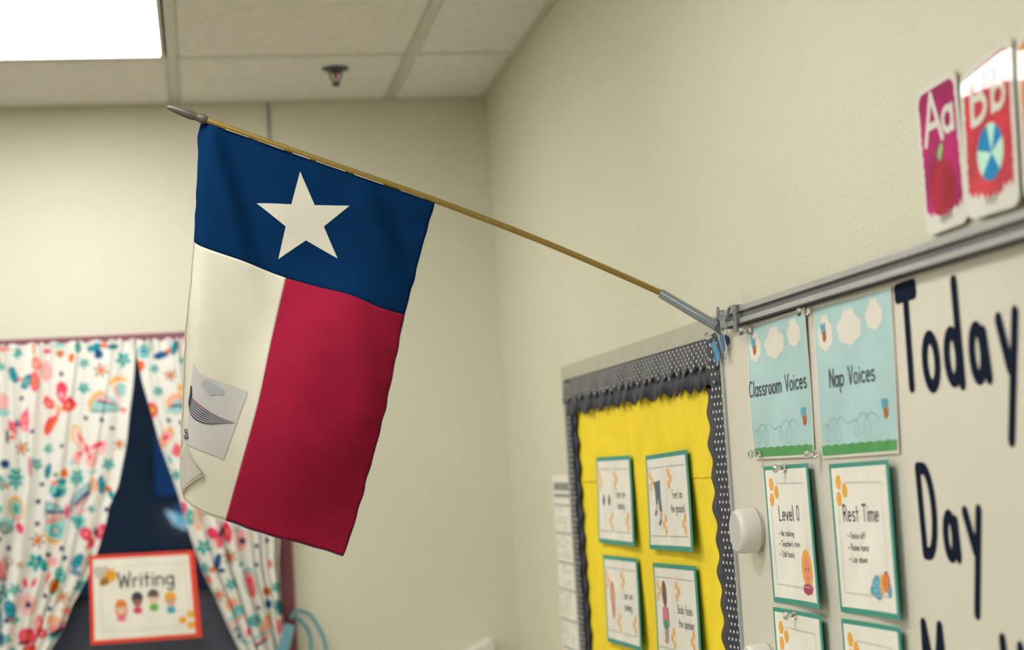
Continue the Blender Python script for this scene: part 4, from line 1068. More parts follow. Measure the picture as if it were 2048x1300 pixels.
voices([(2.5637, 1.8532), (2.2919, 1.8566), (2.3026, 1.6443), (2.5663, 1.6444)], 'sky blue poster reading Classroom Voices, pinned under the rail hook', 'Classroom Voices', 0.018, 0.468, 0.945,
       [(0.148, 0.832, 0.056, 0.043), (0.482, 0.826, 0.088, 0.044), (0.808, 0.855, 0.056, 0.037)], [(0.133, 0.818, 0.0165), (0.882, 0.258, 0.0165)],
       lambda u, v: 0.0018 + 0.0022 * math.sin(math.pi * v) * (1 - u) + 0.0012 * math.sin(3 * u + 5 * v))
voices([(2.2664, 1.8549), (1.9895, 1.8519), (2.0028, 1.6435), (2.2735, 1.6408)], 'sky blue poster reading Nap Voices, beside the word Today', 'Nap Voices', 0.185, 0.455, 0.765,
       [(0.157, 0.81, 0.056, 0.046), (0.474, 0.815, 0.086, 0.045), (0.789, 0.857, 0.058, 0.037)], [(0.143, 0.796, 0.0165), (0.872, 0.258, 0.0165)],
       lambda u, v: 0.0012 + 0.0008 * math.sin(4 * v + 2 * u))

def level_card(q, label, title, tx, bullets, picture, lift, hexes):
    sh = wsheet(q, -0.0138, lift)
    t = thing('rule_card', sh.center(), label, 'card', 'teal bordered rule cards')
    part('card_mat', TEAL, t, lambda mb: sh.panel(mb, 0, 0, 1, 1, 0, 0.0006, 10, 10))
    part('card_sheet', PAPER, t, lambda mb: sh.panel(mb, 0.035, 0.036, 0.953, 0.97, 0.0004, 0.0003, 10, 10))
    for u, v in hexes:
        part('hexagon_print', ORANGE, t, lambda mb: sh.hexa(mb, u, v, 0.0108, 0.0007))
    def fr(mb):
        for a, b_ in (((0.24, 0.872), (0.85, 0.865)), ((0.85, 0.865), (0.85, 0.135)), ((0.85, 0.135), (0.108, 0.136)), ((0.108, 0.136), (0.108, 0.72))):
            sh.stroke(mb, [a, b_], 0.0011, 0.0006, 0, metric=False)
    part('frame_line', LINEL, t, fr)
    if title:
        part('title_lettering', INKP, t, lambda mb: write(sh, mb, title, tx[0], tx[1], tx[2], 0.0212, 0.0027, 0.0008))
        def bl(mb):
            for txt, u0, v0, u1 in bullets:
                write(sh, mb, txt, u0 + 0.045, v0, u1, 0.0082, 0.0012, 0.0008)
                sh.ellipse(mb, u0 + 0.008, v0 + 0.016, 0.0017, 0.0017, 0, 0.0008)
        part('bullet_lettering', INK, t, bl)
    if picture:
        part('child_picture', picture[0], t, lambda mb: picture[1](sh, mb))
    return sh
def girl(sh, mb):
    sh.ellipse(mb, 0.785, 0.262, 0.0285, 0.0290, 0, 0.0006, 0)
    sh.poly(mb, [(0.69, 0.26), (0.72, 0.11), (0.86, 0.11), (0.88, 0.27)], 0.0006, 0, True)
    sh.poly(mb, [(0.655, 0.115), (0.68, 0.15), (0.78, 0.165), (0.88, 0.15), (0.895, 0.13), (0.86, 0.095), (0.77, 0.08), (0.69, 0.09)], 0.0007, 2, True)
    sh.ellipse(mb, 0.79, 0.255, 0.017, 0.0195, 0, 0.0008, 1)
    sh.ellipse(mb, 0.752, 0.265, 0.0022, 0.003, 0, 0.001, 3); sh.ellipse(mb, 0.825, 0.263, 0.0022, 0.003, 0, 0.001, 3)
    sh.stroke(mb, [(0.765, 0.205), (0.79, 0.196), (0.815, 0.205)], 0.0014, 0.001, 2, metric=False)
    sh.stroke(mb, [(0.69, 0.33), (0.74, 0.365), (0.80, 0.36)], 0.003, 0.0009, 5, metric=False)
def resting(sh, mb):
    sh.ellipse(mb, 0.64, 0.195, 0.020, 0.014, 25, 0.0006, 0); sh.ellipse(mb, 0.58, 0.165, 0.012, 0.007, 0, 0.0006, 0); sh.ellipse(mb, 0.67, 0.15, 0.014, 0.009, 0, 0.0006, 0)
    sh.ellipse(mb, 0.86, 0.175, 0.010, 0.010, 0, 0.0006, 0)
    for u, v in ((0.6, 0.2), (0.66, 0.22), (0.65, 0.17), (0.69, 0.2), (0.61, 0.165)):
        sh.ellipse(mb, u, v, 0.0022, 0.0022, 0, 0.0008, 1)
    sh.ellipse(mb, 0.745, 0.21, 0.010, 0.014, 0, 0.0007, 2)
    sh.ellipse(mb, 0.805, 0.225, 0.014, 0.0125, 20, 0.0008, 3); sh.ellipse(mb, 0.825, 0.245, 0.0125, 0.010, -30, 0.0007, 4)
    sh.ellipse(mb, 0.79, 0.215, 0.0015, 0.0015, 0, 0.001, 4)
level_card([(2.5308, 1.6327), (2.3136, 1.6357), (2.2918, 1.4314), (2.5287, 1.4255)], 'teal bordered card headed Level 0 beside the white knob', 'Level 0', (0.262, 0.602, 0.712),
           [('No talking', 0.232, 0.488, 0.553), ("Teacher's turn", 0.226, 0.414, 0.668), ('Still body', 0.222, 0.338, 0.525)],
           ([ORANGE, mat('print_peach', (0.78, 0.27, 0.16), 0.5), MAG, HAIRD, PINK, ORANGE2], girl), lambda u, v: 0.001 + 0.014 * u ** 2.2 * (0.55 + 0.45 * (1 - v)), [(0.145, 0.866), (0.246, 0.806), (0.139, 0.752)])
level_card([(2.2502, 1.6328), (2.02, 1.6362), (2.022, 1.4361), (2.2479, 1.4302)], 'teal bordered card headed Rest Time beside the word Day', 'Rest Time', (0.178, 0.614, 0.77),
           [('Voice off', 0.228, 0.498, 0.512), ('Raise hand', 0.224, 0.42, 0.555), ('Lay down', 0.23, 0.342, 0.523)],
           ([BLUEW, SKYB, ORANGE2, DKORANGE, INKP], resting), lambda u, v: 0.001 + 0.009 * u ** 2.4, [(0.14, 0.874), (0.235, 0.818), (0.132, 0.763)])
level_card([(2.5363, 1.4168), (2.3057, 1.4211), (2.3032, 1.2119), (2.5336, 1.2057)], 'teal bordered card with honeycomb, directly under the Level 0 card', None, None, None, None,
           lambda u, v: 0.001 + 0.008 * u ** 2.2, [(0.147, 0.862), (0.245, 0.805), (0.141, 0.75)])
level_card([(2.2488, 1.4208), (2.0319, 1.4261), (2.0325, 1.2188), (2.2493, 1.2127)], 'teal bordered card with honeycomb, directly under the Rest Time card', None, None, None, None,
           lambda u, v: 0.001 + 0.006 * u ** 2.2, [(0.14, 0.872), (0.235, 0.818), (0.132, 0.763)])

# ------------------------------------------------------------------ picture cards on the yellow board
def ycard(q, label, text, picture, lift):
    sh = Sheet(*[(-0.0085, y, z) for y, z in q], NX, lift)
    t = thing('picture_card', sh.center(), label, 'card', 'picture cards on the yellow board')
    part('card_mat', TEAL, t, lambda mb: sh.panel(mb, 0, 0, 1, 1, 0, 0.0005, 10, 8))
    part('card_sheet', PAPER, t, lambda mb: sh.panel(mb, 0.036, 0.05, 0.953, 0.953, 0.0004, 0.0003, 10, 8))
    def lines(mb):
        for a, b_ in (((0.05, 0.857), (0.452, 0.86)), ((0.485, 0.86), (0.92, 0.853)), ((0.05, 0.145), (0.448, 0.143)), ((0.485, 0.143), (0.91, 0.147))):
            sh.stroke(mb, [a, b_], 0.0016, 0.0006, 0, metric=False)
        for a, b_ in (((0.452, 0.86), (0.448, 0.143)), ((0.485, 0.86), (0.485, 0.143))):
            sh.stroke(mb, [a, b_], 0.0007, 0.0006, 1, metric=False)
    part('ruled_lines', [LINE, LINEL], t, lines)
    for u, v, d in ((0.115, 0.72, 1), (0.55, 0.733, 1), (0.39, 0.26, -1), (0.838, 0.27, -1)):
        def hx(mb):
            for du, dv in ((-0.022 * d, 0.062), (0.026 * d, 0.0), (-0.022 * d, -0.062)):
                sh.hexa(mb, u + du, v + dv, 0.0092, 0.0007)
        part('honeycomb_print', ORANGE2, t, hx)
    def tx(mb):
        for txt, u0, v0, u1 in text:
            write(sh, mb, txt, u0, v0, u1, 0.0155, 0.0017, 0.0008)
    part('lettering', INK, t, tx)
    for fn in (picture[2] if isinstance(picture[2], (list, tuple)) else [picture[2]]):
        part(picture[0], picture[1], t, lambda mb: fn(sh, mb))
def eye_at(u):
    def eye(sh, mb):
        sh.ellipse(mb, u, 0.5, 0.011, 0.0125, 0, 0.0006, 0); sh.ellipse(mb, u + 0.012, 0.495, 0.007, 0.009, 0, 0.0008, 1); sh.ellipse(mb, u - 0.005, 0.53, 0.002, 0.0025, 0, 0.001, 2)
    return eye
def feet(sh, mb):
    sh.poly(mb, [(0.165, 0.71), (0.325, 0.725), (0.315, 0.56), (0.335, 0.40), (0.275, 0.40), (0.25, 0.60), (0.245, 0.48), (0.20, 0.475), (0.19, 0.6)], 0.0006, 0, True)
    sh.poly(mb, [(0.2, 0.475), (0.245, 0.48), (0.24, 0.43), (0.205, 0.43)], 0.0006, 1, True); sh.poly(mb, [(0.28, 0.40), (0.33, 0.40), (0.325, 0.335), (0.285, 0.335)], 0.0006, 1, True)
    sh.ellipse(mb, 0.20, 0.40, 0.012, 0.009, 25, 0.0007, 2); sh.ellipse(mb, 0.29, 0.30, 0.013, 0.0095, 25, 0.0007, 2); sh.ellipse(mb, 0.19, 0.385, 0.011, 0.003, 25, 0.0008, 3); sh.ellipse(mb, 0.28, 0.285, 0.012, 0.003, 25, 0.0008, 3)
def ear(sh, mb):
    sh.ellipse(mb, 0.228, 0.56, 0.021, 0.029, 0, 0.0006, 0); sh.ellipse(mb, 0.235, 0.40, 0.014, 0.023, 0, 0.0006, 0); sh.ellipse(mb, 0.235, 0.55, 0.011, 0.019, 0, 0.0008, 1)
def body(sh, mb):
    sh.ellipse(mb, 0.235, 0.70, 0.0175, 0.0245, 0, 0.0006, 0); sh.ellipse(mb, 0.24, 0.66, 0.0155, 0.019, 0, 0.0008, 1)
    sh.poly(mb, [(0.225, 0.60), (0.26, 0.60), (0.26, 0.54), (0.225, 0.54)], 0.0007, 1, True)
    sh.poly(mb, [(0.19, 0.56), (0.29, 0.56), (0.295, 0.42), (0.185, 0.42)], 0.0008, 2, True); sh.poly(mb, [(0.195, 0.425), (0.285, 0.425), (0.292, 0.345), (0.188, 0.345)], 0.0009, 3, True)
    for u in (0.205, 0.25):
        sh.poly(mb, [(u, 0.35), (u + 0.03, 0.35), (u + 0.028, 0.22), (u + 0.004, 0.22)], 0.0006, 1, True); sh.ellipse(mb, u + 0.01, 0.212, 0.006, 0.004, 0, 0.0008, 2)
    sh.poly(mb, [(0.175, 0.55), (0.195, 0.56), (0.185, 0.38), (0.168, 0.38)], 0.0006, 1, True); sh.poly(mb, [(0.285, 0.56), (0.305, 0.55), (0.318, 0.37), (0.30, 0.37)], 0.0006, 1, True)
cl = lambda a, b_: (lambda u, v: 0.0008 + a * u ** 2.2 * (1 - v * 0.6) + b_ * (1 - v) ** 2)
k85 = 1.00  # quads already measured on the paper plane
ycard([(3.6869, 1.666), (3.3726, 1.6651), (3.3572, 1.4808), (3.6999, 1.4784)], 'upper picture card about eyes, far column on the yellow board', [('Eyes are', 0.55, 0.535, 0.81), ('looking.', 0.575, 0.405, 0.79)], ('eye_picture', [JEANS, HAIRD, PAPER], (eye_at(0.185), eye_at(0.34))), cl(0.006, 0.004))
ycard([(3.2611, 1.6619), (2.9568, 1.6683), (2.926, 1.4864), (3.2577, 1.4793)], 'upper picture card reading Feet on the ground, near column on the yellow board', [('Feet on', 0.59, 0.53, 0.82), ('the ground.', 0.545, 0.388, 0.865)], ('feet_picture', [JEANS, SKIN, mat('print_shoe', (0.42, 0.55, 0.5), 0.5), HAIRD], feet), cl(0.008, 0.005))
ycard([(3.6843, 1.4516), (3.3721, 1.4565), (3.3547, 1.2713), (3.6783, 1.2631)], 'lower picture card about ears, far column on the yellow board', [('Ears are', 0.56, 0.535, 0.81), ('listening.', 0.562, 0.405, 0.79)], ('ear_picture', [EAR, SKIN], ear), cl(0.006, 0.004))
ycard([(3.2616, 1.4527), (2.9511, 1.46), (2.9259, 1.2747), (3.2521, 1.2656)], 'lower picture card reading Body faces the speaker, near column on the yellow board', [('Body faces', 0.53, 0.52, 0.86), ('the speaker.', 0.535, 0.385, 0.90)], ('child_picture', [HAIRB, SKIND, PINK, TEAL], body), cl(0.008, 0.005))

# ------------------------------------------------------------------ black lettering on the whiteboard
def letter_word(label, strokes_by_letter, w):
    ys_ = [p[0] for L in strokes_by_letter for s in L for p in s]; zs_ = [p[1] for L in strokes_by_letter for s in L for p in s]
    t = thing('word_decal', (WBX, sum(ys_) / len(ys_), min(zs_)), label, 'lettering', 'black words on the whiteboard')
    for L in strokes_by_letter:
        mb = MB()
        for s in L:
            ribbon2d(s, w, lambda a, b_, k: Vector((WBX - 0.0006 - k, a, b_)), mb)
        o = mb.build('letter', LETTER, t)
def yarc(cy, cz, ry, rz, a0, a1, n=20):
    """angle 0 points to the reader's right (-y)"""
    return [(cy - ry * math.cos(math.radians(a0 + (a1 - a0) * k / n)), cz + rz * math.sin(math.radians(a0 + (a1 - a0) * k / n))) for k in range(n + 1)]
SW = 0.0165
h2 = SW / 2
letter_word('black word Today at the top of the whiteboard', [
    [[(1.9690, 1.8394), (1.9350, 1.8402)], [(1.9765, 1.8440), (1.9270, 1.8450)], [(1.9765, 1.8355), (1.9270, 1.8365)], [(1.9516, 1.834), (1.9542, 1.7235)]],
    [yarc(1.8930, 1.7497, 0.0256 - h2, 0.0378 - h2, 0, 360)],
    [yarc(1.8335, 1.751, 0.0215 - h2 + 0.002, 0.0362 - h2, 0, 360), [(1.8150, 1.836), (1.8136, 1.7190)]],
    [yarc(1.7690, 1.7504, 0.0212 - h2 + 0.001, 0.0366 - h2, 0, 360), [(1.7520, 1.772), (1.7455, 1.7215)]],
    [[(1.7130, 1.7830), (1.6945, 1.7275)], [(1.6740, 1.7860), (1.7062, 1.6515)]]], SW)
letter_word('black word Day in the middle of the whiteboard', [
    [[(1.9575, 1.624), (1.9545, 1.521)] + [], [(1.9575, 1.624)] + yarc(1.9440, 1.5722, 0.0322 - h2, 0.0602 - h2, 80, -80) + [(1.9545, 1.521)]],
    [yarc(1.8805, 1.5437, 0.0200 - h2, 0.0323 - h2, 0, 360), [(1.8640, 1.561), (1.8615, 1.5200)]],
    [[(1.8360, 1.5725), (1.8160, 1.529)], [(1.8005, 1.5745), (1.8255, 1.4580)]]], SW * 0.94)
letter_word('black word Month at the bottom edge of the picture on the whiteboard', [
    [[(1.9830, 1.328), (1.9775, 1.4340), (1.9540, 1.352), (1.9310, 1.4340), (1.9250, 1.328)]],
    [yarc(1.893, 1.3575, 0.024 - h2, 0.0375 - h2, 0, 360)],
    [[(1.853, 1.387), (1.853, 1.328)], [(1.853, 1.36)] + yarc(1.832, 1.363, 0.02 - h2 / 2, 0.026 - h2 / 2, 170, 0) + [(1.816, 1.328)]],
    [[(1.7685, 1.433), (1.7655, 1.328)], [(1.785, 1.388), (1.748, 1.388)]],
    [[(1.7275, 1.428), (1.7275, 1.328)], [(1.7275, 1.36)] + yarc(1.706, 1.363, 0.02 - h2 / 2, 0.026 - h2 / 2, 170, 0) + [(1.690, 1.328)]]], SW)

# ------------------------------------------------------------------ alphabet cards on the wall above the rail
def alpha_card(q, label, cardmat, upper, lower, picture, caption, lift, cat_group='alphabet cards above the rail'):
    sh = Sheet(*[(-0.003, y, z) for y, z in q], NX, lift)
    t = thing('alphabet_card', sh.center(), label, 'card', cat_group)
    def rounded(u0, v0, u1, v1, r, n=6):
        pts = []
        W, H = sh.W, sh.H
        for cx, cy, a in (((u1 * W - r), (v1 * H - r), 0), ((u0 * W + r), (v1 * H - r), 90), ((u0 * W + r), (v0 * H + r), 180), ((u1 * W - r), (v0 * H + r), 270)):
            for k in range(n + 1):
                an = math.radians(a + 90 * k / n)
                pts.append((cx + r * math.cos(an), cy + r * math.sin(an)))
        return pts
    def rows(mb, outline, off, mi=0):
        # fill a convex outline by horizontal bands so that it follows the bend of the sheet
        t0, t1 = min(p[1] for p in outline), max(p[1] for p in outline)
        n = 36
        vs, fs = [], []
        for k in range(n + 1):
            tt = t0 + (t1 - t0) * min(max(k / n, 1e-4), 1 - 1e-4)
            xs_ = []
            for i in range(len(outline)):
                a, b_ = outline[i], outline[(i + 1) % len(outline)]
                if (a[1] - tt) * (b_[1] - tt) <= 0 and a[1] != b_[1]:
                    xs_.append(a[0] + (b_[0] - a[0]) * (tt - a[1]) / (b_[1] - a[1]))
            for m in range(5):
                vs.append(sh.st(min(xs_) + (max(xs_) - min(xs_)) * m / 4, tt, off))
        for k in range(n):
            for m in range(4):
                fs.append((k * 5 + m, k * 5 + m + 1, k * 5 + m + 6, k * 5 + m + 5))
        mb.add(vs, fs, mi)
    o = part('card_sheet', CARDW, t, lambda mb: rows(mb, rounded(0, 0, 1, 1, 0.013), 0))
    sd = o.modifiers.new('card_thickness', 'SOLIDIFY'); sd.thickness = 0.0006; sd.offset = 0
    def panel(mb):
        rr = random.Random(len(label))
        n = 40
        top = rounded(0.07, 0.1, 0.93, 0.955, 0.010)
        vs, fs = [], []
        cols = 24
        for i in range(cols + 1):
            u = 0.07 + 0.86 * i / cols
            edge = abs(u - 0.5) * 2
            low = 0.155 + 0.05 * math.sin(i * 2.1) * 0.4 + rr.uniform(-0.02, 0.02) - 0.05 * (1 - edge) + 0.05 * max(0, edge - 0.72)
            hi = 0.955 - 0.05 * max(0, (edge - 0.62) / 0.26) ** 2
            for k in range(n + 1):
                q_ = k / n
                v = low + (hi - low) * q_
                du = (rr.uniform(-0.012, 0.012) if i in (0, cols) else 0)
                vs.append(sh.uv(u + du, v, 0.0005))
        for i in range(cols):
            for k in range(n):
                fs.append((i * (n + 1) + k, (i + 1) * (n + 1) + k, (i + 1) * (n + 1) + k + 1, i * (n + 1) + k + 1))
        mb.add(vs, fs)
    part('paint_swash', cardmat, t, panel)
    if upper:
        part('capital_letter', CARDW, t, lambda mb: write(sh, mb, upper[0], upper[1], upper[2], upper[3], upper[4], 0.0088, 0.0009))
        part('small_letter', CARDW, t, lambda mb: write(sh, mb, lower[0], lower[1], lower[2], lower[3], lower[4], 0.0080, 0.0009))
    if picture:
        part(picture[0], picture[1], t, lambda mb: picture[2](sh, mb))
    if caption:
        part('caption_lettering', mat('caption_grey', (0.40, 0.39, 0.36), 0.5), t, lambda mb: write(sh, mb, caption[0], caption[1], 0.065, caption[2], 0.0105, 0.0016, 0.0009))
    return sh
def apple(sh, mb):
    pts = []
    for k in range(36):
        an = 2 * math.pi * k / 36
        r = 1 - 0.14 * math.exp(-((an - math.pi / 2) / 0.28) ** 2) - 0.08 * math.exp(-((an - 3 * math.pi / 2) / 0.3) ** 2)
        sx = 1.0 if math.sin(an) > 0 else 1 - 0.22 * abs(math.sin(an)) ** 1.5
        pts.append((0.49 * sh.W + 0.0355 * r * math.cos(an) * sx, 0.275 * sh.H + 0.0365 * r * math.sin(an)))
    sh.poly(mb, pts, 0.0007, 0)
    sh.stroke(mb, [(0.45, 0.455), (0.40, 0.53)], 0.004, 0.0009, 1, metric=False)
    sh.ellipse(mb, 0.50, 0.515, 0.0055, 0.0115, -35, 0.001, 2)
def ball(sh, mb):
    R = 0.0315
    u, v = 0.52, 0.385
    sh.ellipse(mb, u, v, R, R, 0, 0.0007, 1, 32)
    for a0, a1 in ((100, 165), (20, 62), (228, 312)):
        pts = [(u * sh.W + 0.12 * R, v * sh.H - 0.05 * R)] + [(u * sh.W + R * math.cos(math.radians(a0 + (a1 - a0) * k / 10)), v * sh.H + R * math.sin(math.radians(a0 + (a1 - a0) * k / 10))) for k in range(11)]
        sh.poly(mb, pts, 0.0009, 0)
alpha_card([(1.8950, 2.0745), (1.782, 2.0785), (1.7765, 1.9000), (1.8890, 1.8985)], 'magenta alphabet card with Aa and a red apple', CARDM, ('A', 0.17, 0.605, 0.60, 0.056), ('a', 0.62, 0.63, 0.87, 0.045),
           ('apple_picture', [APPLE, BROWN, LEAF], apple), ('apple', 0.36, 0.66), lambda u, v: 0.0035 - 0.0020 * v)
alpha_card([(1.7720, 2.0650), (1.6430, 2.0810), (1.6420, 1.8965), (1.7680, 1.8995)], 'red alphabet card with Bb and a striped beach ball', CARDR, ('B', 0.20, 0.615, 0.50, 0.052), ('b', 0.60, 0.625, 0.84, 0.043),
           ('ball_picture', [BALLB, MINT], ball), ('ball', 0.40, 0.60), lambda u, v: 0.0095 - 0.0070 * v - 0.006 * max(0, v - 0.72) ** 2 * 3)
alpha_card([(1.6350, 2.0750), (1.5150, 2.0800), (1.5150, 1.8960), (1.6330, 1.8990)], 'orange alphabet card cut off at the picture edge, next to the beach ball card', CARDO, None, None, None, None, lambda u, v: 0.0095 - 0.0070 * v - 0.006 * max(0, v - 0.72) ** 2 * 3)

# ------------------------------------------------------------------ chart on the wall beyond the board
sh = Sheet((-0.002, 4.215, 1.6304), (-0.002, 3.945, 1.6295), (-0.002, 3.945, 1.02), (-0.002, 4.215, 1.02), NX, lambda u, v: 0.0006)
t = thing('schedule_chart', sh.center(), 'long white printed chart on the wall, half hidden behind the bulletin board', 'chart')
part('chart_sheet', PAPER, t, lambda mb: sh.panel(mb, 0, 0, 1, 1, 0, 0.0004, 4, 8))
def cgrid(mb):
    H = 1.6304 - 1.02
    for z, th in ((1.556, 0.005), (1.487, 0.005), (1.415, 0.005), (1.349, 0.005), (1.275, 0.005), (1.205, 0.005)):
        sh.stroke(mb, [(0.03, (z - 1.02) / H), (0.97, (z - 1.02) / H)], th, 0.0004, 0, metric=False)
part('table_rules', LINE, t, cgrid)
def chead(mb):
    H = 1.6304 - 1.02
    rr = random.Random(3)
    for z0, z1 in ((1.592, 1.612), (1.5745, 1.584)):
        u = 0.05
        while u < 0.95:
            w_ = rr.uniform(0.02, 0.06)
            sh.poly(mb, [(u, (z0 - 1.02) / H), (u + w_, (z0 - 1.02) / H), (u + w_, (z1 - 1.02) / H), (u, (z1 - 1.02) / H)], 0.0004, 0, True)
            u += w_ + 0.014
part('chart_heading', mat('heading_grey', (0.20, 0.20, 0.19), 0.6), t, chead)
def ctext(mb):
    H = 1.6304 - 1.02
    rr = random.Random(9)
    for zt in (1.548, 1.479, 1.407, 1.341, 1.267, 1.197):
        for u0 in (0.06, 0.24, 0.42):
            for k in range(5):
                z0 = zt - k * 0.011
                if rr.random() < 0.25: continue
                w_ = rr.uniform(0.05, 0.13)
                sh.poly(mb, [(u0, (z0 - 0.004 - 1.02) / H), (u0 + w_, (z0 - 0.004 - 1.02) / H), (u0 + w_, (z0 - 1.02) / H), (u0, (z0 - 1.02) / H)], 0.0004, 0, True)
part('chart_text', mat('faint_text_grey', (0.47, 0.455, 0.40), 0.6), t, ctext)

# ------------------------------------------------------------------ white knobs on the board
def knob(y, z, label):
    t = thing('magnetic_knob', (WBX, y, z), label, 'knob', 'white round knobs on the whiteboard')
    mb = MB(); mb.lathe((WBX, y, z), (-1, 0, 0), [(0, 0.0315), (0.003, 0.0345), (0.007, 0.0355), (0.030, 0.0352), (0.035, 0.0335), (0.038, 0.030)], 32); mb.build('knob_body', KNOBW, t, smooth=True)
    mb = MB(); mb.lathe((WBX - 0.0375, y, z), (-1, 0, 0), [(0, 0.0305), (0.0008, 0.0275), (0.0012, 0.02), (0.001, 0.0)], 32); mb.build('knob_face', KNOBG, t, smooth=True)
    mb = MB(); mb.lathe((WBX - 0.0045, y, z), (-1, 0, 0), [(0, 0.0352), (0.0009, 0.0358), (0.0018, 0.0356)], 32); mb.build('knob_seam', LINE, t, smooth=True)
knob(2.585, 1.5335, 'round white plastic knob on the whiteboard between dotted border and Level 0 card')
knob(2.572, 1.3235, 'lower round white knob on the whiteboard, cut off by the bottom edge')

# ------------------------------------------------------------------ clear push pins
def pin(x, y, z, label, axis=(-1, 0, 0)):
    mb = MB()
    mb.lathe((x, y, z), axis, [(0, 0.0058), (0.0015, 0.0062), (0.003, 0.0050), (0.0048, 0.0028), (0.0085, 0.0026), (0.0105, 0.0044), (0.0125, 0.0062), (0.0155, 0.0064), (0.0175, 0.0048), (0.0182, 0.001)], 18)
    o = mb.build('push_pin', CLEAR, smooth=True, origin=(x, y, z)); tag(o, label, 'push pin', 'clear push pins')
pin(-0.0185, 2.535, 1.8445, 'clear push pin at the upper corner of the Classroom Voices poster under the hook')
pin(-0.0185, 2.272, 1.8478, 'clear push pin between the tops of the two sky blue posters')
pin(-0.0185, 2.533, 1.653, 'clear push pin at the grass corner of the Classroom Voices poster above the knob')
pin(-0.0185, 2.285, 1.648, 'clear push pin between the grass edges of the two sky blue posters')
pin(-0.0178, 2.425, 1.6295, 'clear push pin on the top edge of the Level 0 card')
pin(-0.0168, 2.430, 1.4125, 'clear push pin on the top edge of the card under Level 0')
pin(-0.0095, 2.745, 1.8545, 'clear push pin in the bulletin frame corner behind the blue cutouts')

# ------------------------------------------------------------------ flag holder clipped on the rail
HX = -0.0268
t = thing('flag_holder', (-0.03, 2.66, 1.87), 'grey flag holder bracket hooked over the whiteboard rail', 'bracket')
mb = MB()
tube_a, tube_b = Vector((-0.1237, 2.66, 1.9228)), Vector((-0.0416, 2.6358, 1.8629))
ax = (tube_b - tube_a).normalized()
mb.lathe(tube_a, ax, [(0.058, 0.0054), (0.0, 0.0054), (0.0, 0.0076), (0.002, 0.0079), ((tube_b - tube_a).length * 0.46, 0.0079), ((tube_b - tube_a).length * 0.47, 0.0082), ((tube_b - tube_a).length, 0.0082)], 20)
mb.build('socket_tube', BRACK, t, smooth=True)
mb = MB(); mb.prism([(-0.0332, 2.6378, 1.8943), (-0.0371, 2.6378, 1.8938), (-0.0386, 2.6378, 1.877), (-0.0515, 2.6378, 1.8671), (-0.0476, 2.6378, 1.8596), (-0.0332, 2.6378, 1.8467)], (0, 0.007, 0)); mb.build('clip_plate', BRACK, t, bevel=0.0008)
mb = MB()
hook = smoothpath([(-0.0345, 2.6404, 1.8878), (-0.0345, 2.6389, 1.8788), (-0.0345, 2.6319, 1.8734), (-0.0345, 2.6165, 1.8716), (-0.0345, 2.5996, 1.8734), (-0.0345, 2.5901, 1.8793), (-0.0345, 2.5852, 1.8848), (-0.0345, 2.5767, 1.8874), (-0.0345, 2.5658, 1.8868), (-0.0345, 2.5588, 1.8838), (-0.0345, 2.5583, 1.8689), (-0.0345, 2.5623, 1.8475)], 5)
mb.tube(hook, 0, flat=((1, 0, 0), 0.0036, 0.0045)); mb.build('hook_strip', BRACK, t, smooth=True)
mb = MB(); mb.box((-0.0362, 2.5506, 1.8461), (-0.0322, 2.5615, 1.8884)); mb.build('clip_leg', BRACK, t, bevel=0.0008)
for y0, y1 in ((2.5511, 2.5606), (2.6385, 2.6445)):
    mb = MB(); mb.box((-0.0362, y0, 1.8871), (-0.0012, y1, 1.8885)); mb.build('rail_saddle', BRACK, t)
# paper clip hanging in the hook, and a slim nylon tie stub on the wall
mb = MB()
mb.tube(smoothpath([(-0.0461, 2.5753, 1.87), (-0.0466, 2.5803, 1.8601), (-0.0466, 2.5744, 1.8512), (-0.0466, 2.5664, 1.8458), (-0.0466, 2.5644, 1.8502), (-0.0466, 2.5724, 1.8601), (-0.0466, 2.5744, 1.87)], 5), 0.0008, 8)
o = mb.build('paper_clip', ALU, smooth=True, origin=(-0.0465, 2.575, 1.858)); tag(o, 'thin wire paper clip hanging in the flag holder hook', 'paper clip')
mb = MB(); mb.tube(smoothpath([(-0.010, 2.590, 1.8880), (-0.009, 2.604, 1.905), (-0.007, 2.622, 1.9225)], 5), 0.0009, 8)
o = mb.build('nylon_tie', CARDW, smooth=True, origin=(-0.009, 2.604, 1.905)); tag(o, 'thin pale nylon tie end sticking up above the rail', 'tie')

# ------------------------------------------------------------------ flag on its pole
YP = 2.66
flag = thing('flag_on_pole', (-0.124, YP, 1.924), 'blue, white and red flag with one white star on a gold pole', 'flag')
pole_pts = [(-0.845, 2.2285), (-0.6691, 2.1593), (-0.4863, 2.0880), (-0.3018, 2.0090), (-0.1245, 1.9236), (-0.085, 1.899)]
path = smoothpath([(x, YP, z) for x, z in pole_pts], 8)
mb = MB(); mb.tube(path, 0.0049, 14); mb.build('pole', GOLD, flag, smooth=True, label='thin gold painted pole')
mb = MB()
f0, f1 = Vector((-0.836, YP, 2.2249)), Vector((-0.8965, YP, 2.2482))
L = (f1 - f0).length
mb.lathe(f0, f1 - f0, [(0, 0.0050), (0.0006, 0.0060), (0.004, 0.0078), (0.009, 0.0080), (0.014, 0.0066), (0.0175, 0.0062), (0.021, 0.0070), (0.026, 0.0078), (0.036, 0.0073), (0.048, 0.0060), (0.057, 0.0048), (0.0625, 0.0038), (L - 0.0006, 0.0028), (L, 0.0014)], 20)
mb.build('finial', FINM, flag, smooth=True, label='olive grey spear finial')

